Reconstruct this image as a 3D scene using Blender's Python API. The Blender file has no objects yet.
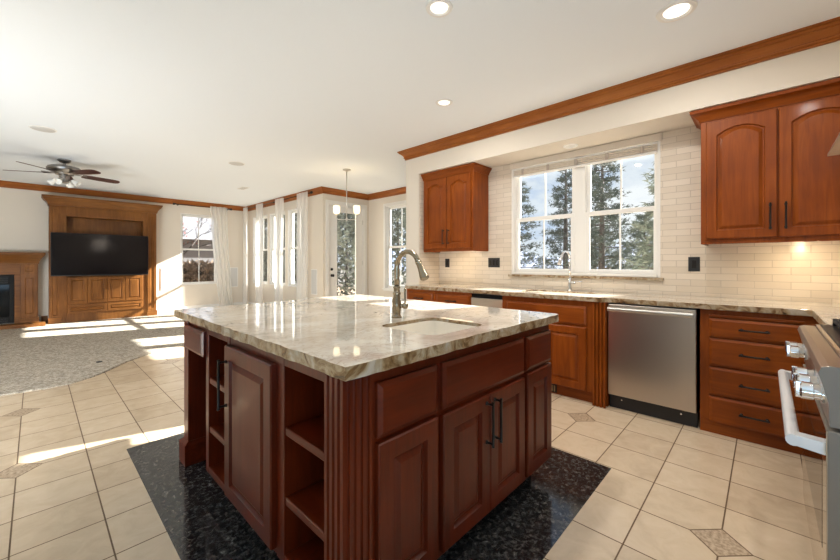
import bpy, bmesh, math, random
from mathutils import Vector, Matrix
random.seed(7)
C = bpy.context.scene.collection
scene = bpy.context.scene

# ------------------------------------------------------------------ camera
YAW = math.radians(43.47)          # viewing direction measured from +X
cd = bpy.data.cameras.new('camera')
cam = bpy.data.objects.new('camera', cd); C.objects.link(cam)
cam.location = (0, 0, 1.2)
cam.rotation_euler = (math.radians(90), 0, YAW - math.radians(90))
cd.sensor_width = 36; cd.lens = 365 / 840 * 36
cd.shift_y = -17 / 840
cd.clip_start = 0.05; cd.clip_end = 400
scene.camera = cam

# ------------------------------------------------------------------ exposure
vs = scene.view_settings
vs.view_transform = 'Standard'; vs.look = 'None'; vs.gamma = 1
vs.exposure = 0.31
scene.display_settings.display_device = 'sRGB'
try: vs.use_curve_mapping = False
except Exception: pass
scene.cycles.max_bounces = 10; scene.cycles.diffuse_bounces = 6
scene.cycles.transparent_max_bounces = 24
scene.cycles.use_denoising = True
scene.cycles.caustics_reflective = True; scene.cycles.caustics_refractive = False
scene.cycles.sample_clamp_indirect = 6

# ------------------------------------------------------------------ sky
def N(nt, kind, **kw):
    n = nt.nodes.new(kind)
    for k, v in kw.items():
        if k.startswith('i_'): n.inputs[k[2:].replace('_', ' ')].default_value = v
        else: setattr(n, k, v)
    return n
def L(nt, a, b): nt.links.new(a, b)
def ramp(nt, stops, interp='LINEAR'):
    r = nt.nodes.new('ShaderNodeValToRGB'); r.color_ramp.interpolation = interp
    e = r.color_ramp.elements
    while len(e) < len(stops): e.new(0.5)
    for q, (p, c) in zip(e, stops):
        q.position = p; q.color = (c[0], c[1], c[2], 1)
    return r
w = bpy.data.worlds.new('sky'); scene.world = w; w.use_nodes = True
nt = w.node_tree; nt.nodes.clear()
tc = N(nt, 'ShaderNodeTexCoord'); mp = N(nt, 'ShaderNodeMapping'); mp.inputs['Scale'].default_value = (2.2, 2.2, 5)
no = N(nt, 'ShaderNodeTexNoise', i_Scale=1.6, i_Detail=7, i_Roughness=.6)
rp = ramp(nt, [(.36, (.34, .50, .78)), (.50, (.70, .76, .84)), (.66, (.90, .92, .95))])
bg = N(nt, 'ShaderNodeBackground', i_Strength=.95); wo = N(nt, 'ShaderNodeOutputWorld')
L(nt, tc.outputs['Generated'], mp.inputs['Vector']); L(nt, mp.outputs[0], no.inputs['Vector'])
L(nt, no.outputs[0], rp.inputs[0]); L(nt, rp.outputs[0], bg.inputs['Color']); L(nt, bg.outputs[0], wo.inputs['Surface'])

# ------------------------------------------------------------------ sun and large area lights
EL = math.radians(27.9); AZ = Vector((-.958, .283, 0)).normalized()
sd = bpy.data.lights.new('sun', 'SUN'); sd.energy = 28; sd.color = (1, .965, .92); sd.angle = math.radians(.7)
so = bpy.data.objects.new('sun', sd); C.objects.link(so)
sdir = Vector((AZ.x * math.cos(EL), AZ.y * math.cos(EL), -math.sin(EL)))
so.rotation_euler = sdir.to_track_quat('-Z', 'Y').to_euler(); so.location = (9, -2, 6)
def area(name, loc, aim, sx, sy, power, col=(1, 1, 1)):
    d = bpy.data.lights.new(name, 'AREA'); d.shape = 'RECTANGLE'; d.size = sx; d.size_y = sy
    d.energy = power; d.color = col
    o = bpy.data.objects.new(name, d); C.objects.link(o); o.location = loc
    o.rotation_euler = Vector(aim).to_track_quat('-Z', 'Y').to_euler(); return o
area('fill_rear', (-.9, -2.0, .5), (.25, .15, 1), 3.6, 2.0, 112, (.50, .75, 1))  # added fill lamp behind the camera, aimed up to brighten the ceiling
area('fill_family', (-2.4, 3.2, .40), (.46, 1, -.05), 1.9, .75, 150, (.86, .94, 1))  # added fill lamp out of view at left, brightens the family room walls

# ------------------------------------------------------------------ materials
def mat(name):
    m = bpy.data.materials.new(name); m.use_nodes = True
    nt = m.node_tree; p = nt.nodes['Principled BSDF']; return m, nt, p
def plain(name, col, rough=.5, metal=0, spec=None, coat=0, emit=None, es=0, var=0.0, vscale=8):
    m, nt, p = mat(name)
    p.inputs['Base Color'].default_value = (*col, 1); p.inputs['Roughness'].default_value = rough
    p.inputs['Metallic'].default_value = metal
    if spec is not None: p.inputs['Specular IOR Level'].default_value = spec
    if coat: p.inputs['Coat Weight'].default_value = coat; p.inputs['Coat Roughness'].default_value = .08
    if emit: p.inputs['Emission Color'].default_value = (*emit, 1); p.inputs['Emission Strength'].default_value = es
    if var:
        t = N(nt, 'ShaderNodeTexCoord'); n = N(nt, 'ShaderNodeTexNoise', i_Scale=vscale, i_Detail=4)
        r = ramp(nt, [(.3, [c * (1 - var) for c in col]), (.7, [min(1, c * (1 + var)) for c in col])])
        L(nt, t.outputs['Object'], n.inputs['Vector']); L(nt, n.outputs[0], r.inputs[0]); L(nt, r.outputs[0], p.inputs['Base Color'])
    return m
def wood(name, dark, mid, light, axis='z', rough=.42, coat=.10, s=1.0):
    m, nt, p = mat(name)
    t = N(nt, 'ShaderNodeTexCoord'); mp = N(nt, 'ShaderNodeMapping')
    sc = {'x': (1.2, 16, 16), 'y': (16, 1.2, 16), 'z': (16, 16, 1.2)}[axis]
    mp.inputs['Scale'].default_value = [v * s for v in sc]
    n = N(nt, 'ShaderNodeTexNoise', i_Scale=1.6, i_Detail=8, i_Roughness=.62, i_Distortion=1.2)
    n2 = N(nt, 'ShaderNodeTexNoise', i_Scale=2.4, i_Detail=2)
    mx = N(nt, 'ShaderNodeMath', operation='MULTIPLY_ADD'); mx.inputs[1].default_value = .55
    ms = N(nt, 'ShaderNodeMath', operation='MULTIPLY'); ms.inputs[1].default_value = .45
    r = ramp(nt, [(.28, dark), (.5, mid), (.72, light)])
    L(nt, t.outputs['Object'], mp.inputs['Vector']); L(nt, mp.outputs[0], n.inputs['Vector']); L(nt, t.outputs['Object'], n2.inputs['Vector'])
    L(nt, n2.outputs[0], ms.inputs[0]); L(nt, n.outputs[0], mx.inputs[0]); L(nt, ms.outputs[0], mx.inputs[2])
    L(nt, mx.outputs[0], r.inputs[0]); L(nt, r.outputs[0], p.inputs['Base Color'])
    p.inputs['Roughness'].default_value = rough; p.inputs['Specular IOR Level'].default_value = .18; p.inputs['Coat Weight'].default_value = coat; p.inputs['Coat Roughness'].default_value = .12
    return m
M = {}
CH = ((.120, .024, .0018), (.215, .046, .0032), (.31, .078, .007))
for a in 'xyz': M['cherry_' + a] = wood('cherry_wood_' + a, *CH, axis=a)
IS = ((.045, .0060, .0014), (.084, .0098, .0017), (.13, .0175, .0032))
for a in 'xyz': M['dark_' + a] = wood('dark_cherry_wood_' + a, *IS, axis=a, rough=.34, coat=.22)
OK_ = ((.085, .030, .006), (.165, .061, .013), (.28, .115, .028))
for a in 'xyz': M['oak_' + a] = wood('stained_oak_' + a, *OK_, axis=a)
M['crown_x'] = wood('crown_wood_x', (.22, .062, .012), (.32, .100, .020), (.42, .155, .036), axis='x')
M['crown_y'] = wood('crown_wood_y', (.22, .062, .012), (.32, .100, .020), (.42, .155, .036), axis='y')
M['wall'] = plain('cream_wall_paint', (.68, .615, .525), .75)
M['wall_mid'] = plain('tan_wall_paint', (.36, .30, .24), .8)
M['ceiling'] = plain('white_ceiling_paint', (.81, .85, .885), .85)
M['white'] = plain('white_trim_paint', (.76, .74, .70), .4)
M['white_plastic'] = plain('white_plastic', (.80, .79, .76), .45)
M['speaker'] = plain('grey_speaker_mesh', (.56, .55, .53), .8)
M['steel'] = plain('brushed_steel', (.52, .465, .41), .30, 1)
M['range_side'] = plain('grey_range_enamel', (.21, .185, .155), .45)
M['steel_polish'] = plain('polished_steel', (.62, .58, .54), .12, 1)
M['pewter'] = plain('dark_pewter', (.30, .285, .27), .28, 1)
M['chrome'] = plain('chrome', (.80, .80, .80), .07, 1)
M['nickel'] = plain('antique_nickel', (.31, .255, .18), .22, 1)
M['silver'] = plain('brushed_nickel', (.60, .58, .55), .3, 1)
M['bronze'] = plain('black_bronze', (.018, .015, .013), .38, .6)
M['black'] = plain('black_plastic', (.012, .012, .013), .4)
M['matte_black'] = plain('matte_black', (.01, .01, .01), .7)
M['tv'] = plain('tv_screen_glass', (.006, .005, .006), .10, spec=.25)
M['black_glass'] = plain('black_glass', (.008, .008, .008), .06, spec=.18)
M['sink'] = plain('cream_sink_enamel', (.86, .80, .70), .25)
M['handle_white'] = plain('pale_range_handle', (.78, .80, .82), .28, .35)
M['lamp'] = plain('lamp_glow', (1, .95, .85), .5, emit=(1, .93, .82), es=1.2)
M['shade_glow'] = plain('glowing_shade_glass', (1, .9, .68), .4, emit=(1, .82, .52), es=1.3)
M['frost'] = plain('frosted_glass', (.80, .79, .75), .25)
M['blade'] = plain('dark_red_blade', (.055, .014, .010), .4)
M['blind'] = plain('cream_shade_fabric', (.66, .59, .50), .8)
M['tape'] = plain('tan_shade_tape', (.46, .40, .34), .8)
M['firebox'] = plain('black_firebox', (.008, .007, .006), .5, spec=.15)
M['led'] = plain('light_strip_glow', (1, .9, .7), .5, emit=(1, .80, .50), es=2)

def tile_floor():
    m, nt, p = mat('beige_floor_tile')
    t = N(nt, 'ShaderNodeTexCoord'); s = N(nt, 'ShaderNodeSeparateXYZ'); L(nt, t.outputs['Object'], s.inputs[0])
    def mth(op, a, b=None, c=None):
        n = N(nt, 'ShaderNodeMath', operation=op)
        for k, v in enumerate((a, b, c)):
            if v is None: continue
            if isinstance(v, (int, float)): n.inputs[k].default_value = v
            else: L(nt, v, n.inputs[k])
        return n.outputs[0]
    P = .3; X0, Y0 = .2265, .1435
    def line(o, z0):
        u = mth('DIVIDE', mth('SUBTRACT', o, z0), P); f = mth('SUBTRACT', u, mth('ROUND', u)); 
        return mth('MULTIPLY', mth('ABSOLUTE', f), P), mth('FLOOR', u)
    dx, ix = line(s.outputs[0], X0); dy, iy = line(s.outputs[1], Y0)
    grout = mth('LESS_THAN', mth('MINIMUM', dx, dy), .0030)
    dm = None
    for (a, b) in ((6, 0), (9, 3), (-1, 10), (-1, 14), (3, 17), (-5, 6), (12, 6)):
        cx, cy = X0 + a * P, Y0 + b * P
        d = mth('ADD', mth('ABSOLUTE', mth('SUBTRACT', s.outputs[0], cx)), mth('ABSOLUTE', mth('SUBTRACT', s.outputs[1], cy)))
        dm = d if dm is None else mth('MINIMUM', dm, d)
    inside = mth('LESS_THAN', dm, .105); ring = mth('LESS_THAN', mth('ABSOLUTE', mth('SUBTRACT', dm, .105)), .0042)
    g = mth('MAXIMUM', mth('MULTIPLY', grout, mth('SUBTRACT', 1, inside)), ring)
    cmb = N(nt, 'ShaderNodeCombineXYZ'); L(nt, ix, cmb.inputs[0]); L(nt, iy, cmb.inputs[1])
    wn = N(nt, 'ShaderNodeTexWhiteNoise'); L(nt, cmb.outputs[0], wn.inputs['Vector'])
    n1 = N(nt, 'ShaderNodeTexNoise', i_Scale=9, i_Detail=6, i_Roughness=.6, i_Distortion=.6); L(nt, t.outputs['Object'], n1.inputs['Vector'])
    v = mth('ADD', mth('MULTIPLY', n1.outputs[0], .75), mth('MULTIPLY', wn.outputs['Value'], .25))
    r = ramp(nt, [(.25, (.53, .405, .275)), (.5, (.63, .495, .345)), (.78, (.71, .575, .42))]); L(nt, v, r.inputs[0])
    n2 = N(nt, 'ShaderNodeTexNoise', i_Scale=70, i_Detail=3); L(nt, t.outputs['Object'], n2.inputs['Vector'])
    r2 = ramp(nt, [(.38, (.36, .265, .175)), (.6, (.56, .43, .30))]); L(nt, n2.outputs[0], r2.inputs[0])
    mx = N(nt, 'ShaderNodeMix', data_type='RGBA'); L(nt, inside, mx.inputs[0]); L(nt, r.outputs[0], mx.inputs[6]); L(nt, r2.outputs[0], mx.inputs[7])
    mg = N(nt, 'ShaderNodeMix', data_type='RGBA'); L(nt, g, mg.inputs[0]); L(nt, mx.outputs[2], mg.inputs[6]); mg.inputs[7].default_value = (.13, .075, .035, 1)
    L(nt, mg.outputs[2], p.inputs['Base Color'])
    rr = mth('MULTIPLY_ADD', g, .5, .27); L(nt, rr, p.inputs['Roughness'])
    b = N(nt, 'ShaderNodeBump', i_Strength=.35, i_Distance=.004); L(nt, mth('SUBTRACT', 1, g), b.inputs['Height']); L(nt, b.outputs[0], p.inputs['Normal'])
    return m
M['tile'] = tile_floor()

def granite():
    m, nt, p = mat('cream_veined_granite')
    t = N(nt, 'ShaderNodeTexCoord')
    mp = N(nt, 'ShaderNodeMapping'); mp.inputs['Rotation'].default_value = (0, 0, .5); mp.inputs['Scale'].default_value = (1, 1.35, 1)
    L(nt, t.outputs['Object'], mp.inputs[0])
    def noise(sc, det, rough, dist, src): 
        n = N(nt, 'ShaderNodeTexNoise', i_Scale=sc, i_Detail=det, i_Roughness=rough, i_Distortion=dist); L(nt, src, n.inputs['Vector']); return n.outputs[0]
    base = ramp(nt, [(.28, (.38, .315, .25)), (.42, (.51, .445, .365)), (.55, (.60, .54, .455)), (.75, (.66, .615, .54))])
    L(nt, noise(2.6, 8, .6, 1.0, mp.outputs[0]), base.inputs[0])
    v = noise(1.7, 6, .62, 2.2, mp.outputs[0])
    a = N(nt, 'ShaderNodeMath', operation='SUBTRACT'); a.inputs[1].default_value = .5; L(nt, v, a.inputs[0])
    b = N(nt, 'ShaderNodeMath', operation='ABSOLUTE'); L(nt, a.outputs[0], b.inputs[0])
    vr = ramp(nt, [(0, (.9, .9, .9)), (.006, (.5, .5, .5)), (.016, (0, 0, 0))]); L(nt, b.outputs[0], vr.inputs[0])
    mod = ramp(nt, [(.42, (0, 0, 0)), (.6, (1, 1, 1))]); L(nt, noise(3.3, 3, .5, 0, t.outputs['Object']), mod.inputs[0])
    mm = N(nt, 'ShaderNodeMath', operation='MULTIPLY'); L(nt, vr.outputs[0], mm.inputs[0]); L(nt, mod.outputs[0], mm.inputs[1])
    m1 = N(nt, 'ShaderNodeMix', data_type='RGBA'); L(nt, mm.outputs[0], m1.inputs[0]); L(nt, base.outputs[0], m1.inputs[6]); m1.inputs[7].default_value = (.20, .13, .085, 1)
    bl = ramp(nt, [(.675, (0, 0, 0)), (.72, (.8, .8, .8))]); L(nt, noise(5.2, 5, .65, .8, t.outputs['Object']), bl.inputs[0])
    m2 = N(nt, 'ShaderNodeMix', data_type='RGBA'); L(nt, bl.outputs[0], m2.inputs[0]); L(nt, m1.outputs[2], m2.inputs[6]); m2.inputs[7].default_value = (.24, .155, .075, 1)
    v3 = noise(4.6, 6, .6, 2.6, mp.outputs[0])
    a3 = N(nt, 'ShaderNodeMath', operation='SUBTRACT'); a3.inputs[1].default_value = .5; L(nt, v3, a3.inputs[0])
    b3 = N(nt, 'ShaderNodeMath', operation='ABSOLUTE'); L(nt, a3.outputs[0], b3.inputs[0])
    vr3 = ramp(nt, [(0, (.55, .55, .55)), (.018, (0, 0, 0))]); L(nt, b3.outputs[0], vr3.inputs[0])
    m3 = N(nt, 'ShaderNodeMix', data_type='RGBA'); L(nt, vr3.outputs[0], m3.inputs[0]); L(nt, m2.outputs[2], m3.inputs[6]); m3.inputs[7].default_value = (.25, .19, .14, 1)
    L(nt, m3.outputs[2], p.inputs['Base Color']); p.inputs['Roughness'].default_value = .03
    p.inputs['Specular IOR Level'].default_value = .6
    return m
M['granite'] = granite()
def granite_edge():
    m, nt, p = mat('rough_granite_edge')
    t = N(nt, 'ShaderNodeTexCoord')
    n = N(nt, 'ShaderNodeTexNoise', i_Scale=11, i_Detail=8, i_Roughness=.65, i_Distortion=1.2); L(nt, t.outputs['Object'], n.inputs['Vector'])
    r = ramp(nt, [(.30, (.018, .012, .008)), (.40, (.17, .085, .025)), (.49, (.33, .235, .13)), (.64, (.45, .39, .305))]); L(nt, n.outputs[0], r.inputs[0])
    L(nt, r.outputs[0], p.inputs['Base Color']); p.inputs['Roughness'].default_value = .3
    b = N(nt, 'ShaderNodeBump', i_Strength=.8, i_Distance=.01); L(nt, n.outputs[0], b.inputs['Height']); L(nt, b.outputs[0], p.inputs['Normal'])
    return m
M['granite_edge'] = granite_edge()
def black_granite():
    m, nt, p = mat('speckled_black_granite')
    t = N(nt, 'ShaderNodeTexCoord')
    n = N(nt, 'ShaderNodeTexNoise', i_Scale=42, i_Detail=6, i_Roughness=.75, i_Distortion=.5); L(nt, t.outputs['Object'], n.inputs['Vector'])
    r = ramp(nt, [(.42, (.010, .010, .010)), (.54, (.034, .032, .030)), (.63, (.11, .10, .09)), (.72, (.28, .27, .25))]); L(nt, n.outputs[0], r.inputs[0])
    L(nt, r.outputs[0], p.inputs['Base Color']); p.inputs['Roughness'].default_value = .1
    return m
M['black_granite'] = black_granite()
def carpet():
    m, nt, p = mat('grey_beige_carpet')
    t = N(nt, 'ShaderNodeTexCoord')
    n = N(nt, 'ShaderNodeTexNoise', i_Scale=34, i_Detail=5, i_Roughness=.85); L(nt, t.outputs['Object'], n.inputs['Vector'])
    r = ramp(nt, [(.38, (.20, .165, .125)), (.5, (.43, .37, .295)), (.62, (.66, .59, .49))]); L(nt, n.outputs[0], r.inputs[0])
    L(nt, r.outputs[0], p.inputs['Base Color']); p.inputs['Roughness'].default_value = .95
    b = N(nt, 'ShaderNodeBump', i_Strength=.7, i_Distance=.02); L(nt, n.outputs[0], b.inputs['Height']); L(nt, b.outputs[0], p.inputs['Normal'])
    return m
M['carpet'] = carpet()
def subway():
    m, nt, p = mat('cream_subway_tile')
    t = N(nt, 'ShaderNodeTexCoord'); s = N(nt, 'ShaderNodeSeparateXYZ'); c = N(nt, 'ShaderNodeCombineXYZ')
    L(nt, t.outputs['Object'], s.inputs[0])
    ad = N(nt, 'ShaderNodeMath', operation='ADD'); L(nt, s.outputs[0], ad.inputs[0]); L(nt, s.outputs[1], ad.inputs[1])
    L(nt, ad.outputs[0], c.inputs[0]); L(nt, s.outputs[2], c.inputs[1])
    b = N(nt, 'ShaderNodeTexBrick', i_Scale=1.0); b.offset = .5
    b.inputs['Brick Width'].default_value = .205; b.inputs['Row Height'].default_value = .0555; b.inputs['Mortar Size'].default_value = .0022
    b.inputs['Mortar Smooth'].default_value = .1; b.inputs['Bias'].default_value = 0
    b.inputs['Color1'].default_value = (.62, .535, .43, 1); b.inputs['Color2'].default_value = (.70, .615, .51, 1); b.inputs['Mortar'].default_value = (.48, .41, .33, 1)
    L(nt, c.outputs[0], b.inputs['Vector']); L(nt, b.outputs['Color'], p.inputs['Base Color']); p.inputs['Roughness'].default_value = .22
    bp = N(nt, 'ShaderNodeBump', i_Strength=.5, i_Distance=.003, invert=True); L(nt, b.outputs['Fac'], bp.inputs['Height']); L(nt, bp.outputs[0], p.inputs['Normal'])
    return m
M['subway'] = subway()
def glass():
    m = bpy.data.materials.new('window_glass'); m.use_nodes = True; nt = m.node_tree; nt.nodes.clear()
    o = N(nt, 'ShaderNodeOutputMaterial'); tr = N(nt, 'ShaderNodeBsdfTransparent'); gl = N(nt, 'ShaderNodeBsdfGlossy', i_Roughness=.02)
    tr.inputs[0].default_value = (.95, .965, .96, 1)
    fr = N(nt, 'ShaderNodeLayerWeight', i_Blend=.5); pw = N(nt, 'ShaderNodeMath', operation='POWER'); pw.inputs[1].default_value = 4
    ma = N(nt, 'ShaderNodeMath', operation='MULTIPLY_ADD'); ma.inputs[1].default_value = .45; ma.inputs[2].default_value = .02; mx = N(nt, 'ShaderNodeMixShader')
    L(nt, fr.outputs['Facing'], pw.inputs[0]); L(nt, pw.outputs[0], ma.inputs[0]); L(nt, ma.outputs[0], mx.inputs[0]); L(nt, tr.outputs[0], mx.inputs[1]); L(nt, gl.outputs[0], mx.inputs[2]); L(nt, mx.outputs[0], o.inputs[0])
    return m
M['glass'] = glass()
def sheer():
    m = bpy.data.materials.new('sheer_white_fabric'); m.use_nodes = True; nt = m.node_tree; nt.nodes.clear()
    o = N(nt, 'ShaderNodeOutputMaterial'); d = N(nt, 'ShaderNodeBsdfDiffuse'); t = N(nt, 'ShaderNodeBsdfTranslucent'); tr = N(nt, 'ShaderNodeBsdfTransparent')
    d.inputs[0].default_value = (.92, .91, .89, 1); t.inputs[0].default_value = (.92, .91, .88, 1)
    a = N(nt, 'ShaderNodeMixShader'); a.inputs[0].default_value = .5; b = N(nt, 'ShaderNodeMixShader'); b.inputs[0].default_value = .44
    L(nt, d.outputs[0], a.inputs[1]); L(nt, t.outputs[0], a.inputs[2]); L(nt, a.outputs[0], b.inputs[1]); L(nt, tr.outputs[0], b.inputs[2]); L(nt, b.outputs[0], o.inputs[0])
    return m
M['sheer'] = sheer()
M['needles'] = plain('dark_pine_needles', (.115, .135, .115), .8, var=.5, vscale=3)
M['needles_pale'] = plain('grey_green_needles', (.20, .23, .19), .8, var=.5, vscale=3)
M['shrub'] = plain('pale_shrub_leaves', (.22, .235, .20), .8, var=.45, vscale=4)
M['bark'] = plain('brown_bark', (.12, .10, .09), .9, var=.4, vscale=12)
M['redleaf'] = plain('dull_red_leaves', (.22, .06, .045), .8)
M['roof'] = plain('grey_roof_shingle', (.17, .17, .185), .9, var=.3, vscale=9)
M['siding'] = plain('grey_house_siding', (.17, .165, .165), .8)
M['brush'] = plain('brown_hedge_leaves', (.33, .23, .155), .9, var=.6, vscale=6)
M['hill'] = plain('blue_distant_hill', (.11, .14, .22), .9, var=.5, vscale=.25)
def ground_mat():
    m, nt, p = mat('patchy_snow_ground'); t = N(nt, 'ShaderNodeTexCoord')
    n = N(nt, 'ShaderNodeTexNoise', i_Scale=1.3, i_Detail=7, i_Roughness=.7); L(nt, t.outputs['Object'], n.inputs['Vector'])
    r = ramp(nt, [(.42, (.07, .055, .04)), (.54, (.13, .11, .085)), (.62, (.30, .31, .34))]); L(nt, n.outputs[0], r.inputs[0])
    L(nt, r.outputs[0], p.inputs['Base Color']); p.inputs['Roughness'].default_value = .9; return m
M['ground'] = ground_mat()

# ------------------------------------------------------------------ mesh helpers (world coordinates, re-based on the thing's own origin)
class MB:
    def __init__(s): s.bm = bmesh.new()
    def hexa(s, p, mi=0):
        v = [s.bm.verts.new(q) for q in p]
        for f in ((0, 1, 2, 3), (7, 6, 5, 4), (0, 4, 5, 1), (1, 5, 6, 2), (2, 6, 7, 3), (3, 7, 4, 0)):
            s.bm.faces.new([v[i] for i in f]).material_index = mi
        return s
    def box(s, x0, x1, y0, y1, z0, z1, mi=0):
        return s.hexa([(x0, y0, z0), (x1, y0, z0), (x1, y1, z0), (x0, y1, z0), (x0, y0, z1), (x1, y0, z1), (x1, y1, z1), (x0, y1, z1)], mi)
    def loops(s, rings, closed=True, cap0=True, cap1=True, mi=0):
        R = [[s.bm.verts.new(q) for q in r] for r in rings]; n = len(R[0])
        for a, b in zip(R, R[1:]):
            for i in range(n if closed else n - 1):
                j = (i + 1) % n
                s.bm.faces.new((a[i], a[j], b[j], b[i])).material_index = mi
        if cap0: s.bm.faces.new(R[0][::-1]).material_index = mi
        if cap1: s.bm.faces.new(R[-1]).material_index = mi
        return s
    def prism(s, prof, z0, z1, mi=0):
        return s.loops([[(x, y, z0) for x, y in prof], [(x, y, z1) for x, y in prof]], mi=mi)
    def lathe(s, c, prof, seg=20, axis='z', mi=0, caps=True):
        c = Vector(c); rings = []
        for (r, h) in prof:
            ring = []
            for k in range(seg):
                a = 2 * math.pi * k / seg; u, v = r * math.cos(a), r * math.sin(a)
                ring.append(c + (Vector((u, v, h)) if axis == 'z' else Vector((h, u, v)) if axis == 'x' else Vector((u, h, v))))
            rings.append(ring)
        return s.loops(rings, cap0=caps, cap1=caps, mi=mi)
    def lathe_dir(s, c, d, prof, seg=16, mi=0):
        c = Vector(c); q = Vector(d).normalized().to_track_quat('Z', 'Y').to_matrix(); rings = []
        for (r, h) in prof:
            rings.append([c + q @ Vector((r * math.cos(2 * math.pi * k / seg), r * math.sin(2 * math.pi * k / seg), h)) for k in range(seg)])
        return s.loops(rings, mi=mi)
    def tube(s, pts, r, seg=10, mi=0):
        pts = [Vector(p) for p in pts]; rr = r if isinstance(r, (list, tuple)) else [r] * len(pts)
        t0 = (pts[1] - pts[0]).normalized(); ref = Vector((0, 0, 1)) if abs(t0.z) < .9 else Vector((1, 0, 0))
        nrm = (ref - t0 * ref.dot(t0)).normalized(); rings = []
        for i, p in enumerate(pts):
            t = (pts[min(i + 1, len(pts) - 1)] - pts[max(i - 1, 0)]).normalized()
            nrm = (nrm - t * nrm.dot(t)).normalized(); b = t.cross(nrm)
            rings.append([p + (nrm * math.cos(2 * math.pi * k / seg) + b * math.sin(2 * math.pi * k / seg)) * rr[i] for k in range(seg)])
        return s.loops(rings, mi=mi)
    def panel(s, O, U, Nn, w, h, t=.02, stile=.055, rise=0, kind='door', shoulder=0, mi=0):
        """raised-panel front: O lower corner, U along the width, Nn outward"""
        O, U, Nn = Vector(O), Vector(U).normalized(), Vector(Nn).normalized(); Z = Vector((0, 0, 1))
        if kind == 'door': spec = [(0, 0, 0), (0, t - .005, 0), (.005, t, 0), (stile, t, 1), (stile + .005, t - .013, 1), (stile + .013, t - .014, 1), (stile + .034, t - .002, 1)]
        elif kind == 'slab': spec = [(0, 0, 0), (0, t - .008, 0), (.012, t - .002, 0), (.016, t, 0)]
        elif kind == 'recess': spec = [(0, 0, 0), (0, t, 0), (stile, t, 1), (stile + .008, t - .012, 1)]
        else: spec = [(0, 0, 0), (0, t, 0)]
        K = 30 if rise else 1; rings = []
        for ins, n, ar in spec:
            ring = [(ins, ins), (w - ins, ins)]
            for k in range(K + 1):
                q = k / K; u = (w - ins) - q * (w - 2 * ins); v = h - ins
                if ar and rise:
                    e = abs(2 * q - 1)
                    if shoulder: e = min(1, e / (1 - shoulder)) ** 1.5; e = (1 - math.cos(e * math.pi)) / 2
                    else: e = e * e
                    v -= rise * e
                ring.append((u, v))
            rings.append([O + U * u + Z * v + Nn * n for u, v in ring])
        return s.loops(rings, mi=mi)
    def build(s, name, m, parent=None, smooth=False, bevel=0, sub=0, seg=2):
        bmesh.ops.recalc_face_normals(s.bm, faces=s.bm.faces[:])
        off = ORIG.get(parent.name, Vector()) if parent else Vector()
        if parent: bmesh.ops.translate(s.bm, verts=s.bm.verts[:], vec=-off)
        me = bpy.data.meshes.new(name); s.bm.to_mesh(me); s.bm.free()
        for q in (m if isinstance(m, (list, tuple)) else [m]): me.materials.append(q)
        if smooth:
            for p in me.polygons: p.use_smooth = True
        o = bpy.data.objects.new(name, me); C.objects.link(o)
        if parent: o.parent = parent; ORIG[o.name] = off
        if smooth == 'auto':
            try:
                e = o.modifiers.new('edge', 'EDGE_SPLIT'); e.split_angle = math.radians(35)
            except Exception: pass
        if bevel:
            b = o.modifiers.new('bevel', 'BEVEL'); b.width = bevel; b.segments = seg; b.limit_method = 'ANGLE'; b.angle_limit = math.radians(50)
        if sub:
            b = o.modifiers.new('sub', 'SUBSURF'); b.levels = sub; b.render_levels = sub
        return o
ORIG = {}
def tag(o, label, cat, group=None):
    o['label'] = label; o['category'] = cat
    if group: o['group'] = group
    return o
def thing(name, label, cat, loc, group=None):
    o = bpy.data.objects.new(name, None); C.objects.link(o); o.location = loc; o.empty_display_size = .1
    ORIG[o.name] = Vector(loc); return tag(o, label, cat, group)
def single(mb, name, m, label, cat, loc=None, group=None, **kw):
    """a thing that is one mesh, its origin at loc"""
    if loc is not None: bmesh.ops.translate(mb.bm, verts=mb.bm.verts[:], vec=-Vector(loc))
    o = mb.build(name, m, None, **kw)
    if loc is not None: o.location = loc
    return tag(o, label, cat, group)
def struct(mb, name, m, parent=None, **kw):
    o = mb.build(name, m, parent, **kw)
    if not parent: o['kind'] = 'structure'
    return o
def sempty(name, loc):
    o = bpy.data.objects.new(name, None); C.objects.link(o); o.location = loc; o['kind'] = 'structure'; o.empty_display_size = .1
    ORIG[o.name] = Vector(loc); return o
def dup(root, loc, label, group=None):
    r = root.copy(); C.objects.link(r); r.location = loc; r['label'] = label
    if group: r['group'] = group
    for ch in list(root.children):
        c = ch.copy(); C.objects.link(c); c.parent = r
        for g in list(ch.children):
            d = g.copy(); C.objects.link(d); d.parent = c
    return r

# ------------------------------------------------------------------ the shell
CZ = 2.73; XH = 3.52; XS = 3.93; XB = 4.02; XD = 5.19; YA = 10.36; YC = 6.52; YP0, YP1 = 3.36, 3.60
XL, YR = -3.3, -3.3; SOF = 2.39; T = .15
def wall_cells(axis, p0, p1, a0, a1, z0, z1, holes):
    """wall slab between p0,p1 on the given axis, running a0..a1, with rectangular holes (a0,a1,z0,z1)"""
    mb = MB(); A = sorted({a0, a1, *[h[0] for h in holes], *[h[1] for h in holes]}); Zs = sorted({z0, z1, *[h[2] for h in holes], *[h[3] for h in holes]})
    for i in range(len(A) - 1):
        zz = []
        for k in range(len(Zs) - 1):
            ca, cz = (A[i] + A[i + 1]) / 2, (Zs[k] + Zs[k + 1]) / 2
            if any(h[0] < ca < h[1] and h[2] < cz < h[3] for h in holes): continue
            if zz and abs(zz[-1][1] - Zs[k]) < 1e-6: zz[-1][1] = Zs[k + 1]
            else: zz.append([Zs[k], Zs[k + 1]])
        for q in zz:
            if axis == 'x': mb.box(p0, p1, A[i], A[i + 1], *q)
            else: mb.box(A[i], A[i + 1], p0, p1, *q)
    return mb
WZ0, WZ1 = .66, 2.42
B_W = [(7.22, 8.02), (8.14, 8.97), (9.08, 9.97)]
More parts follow.
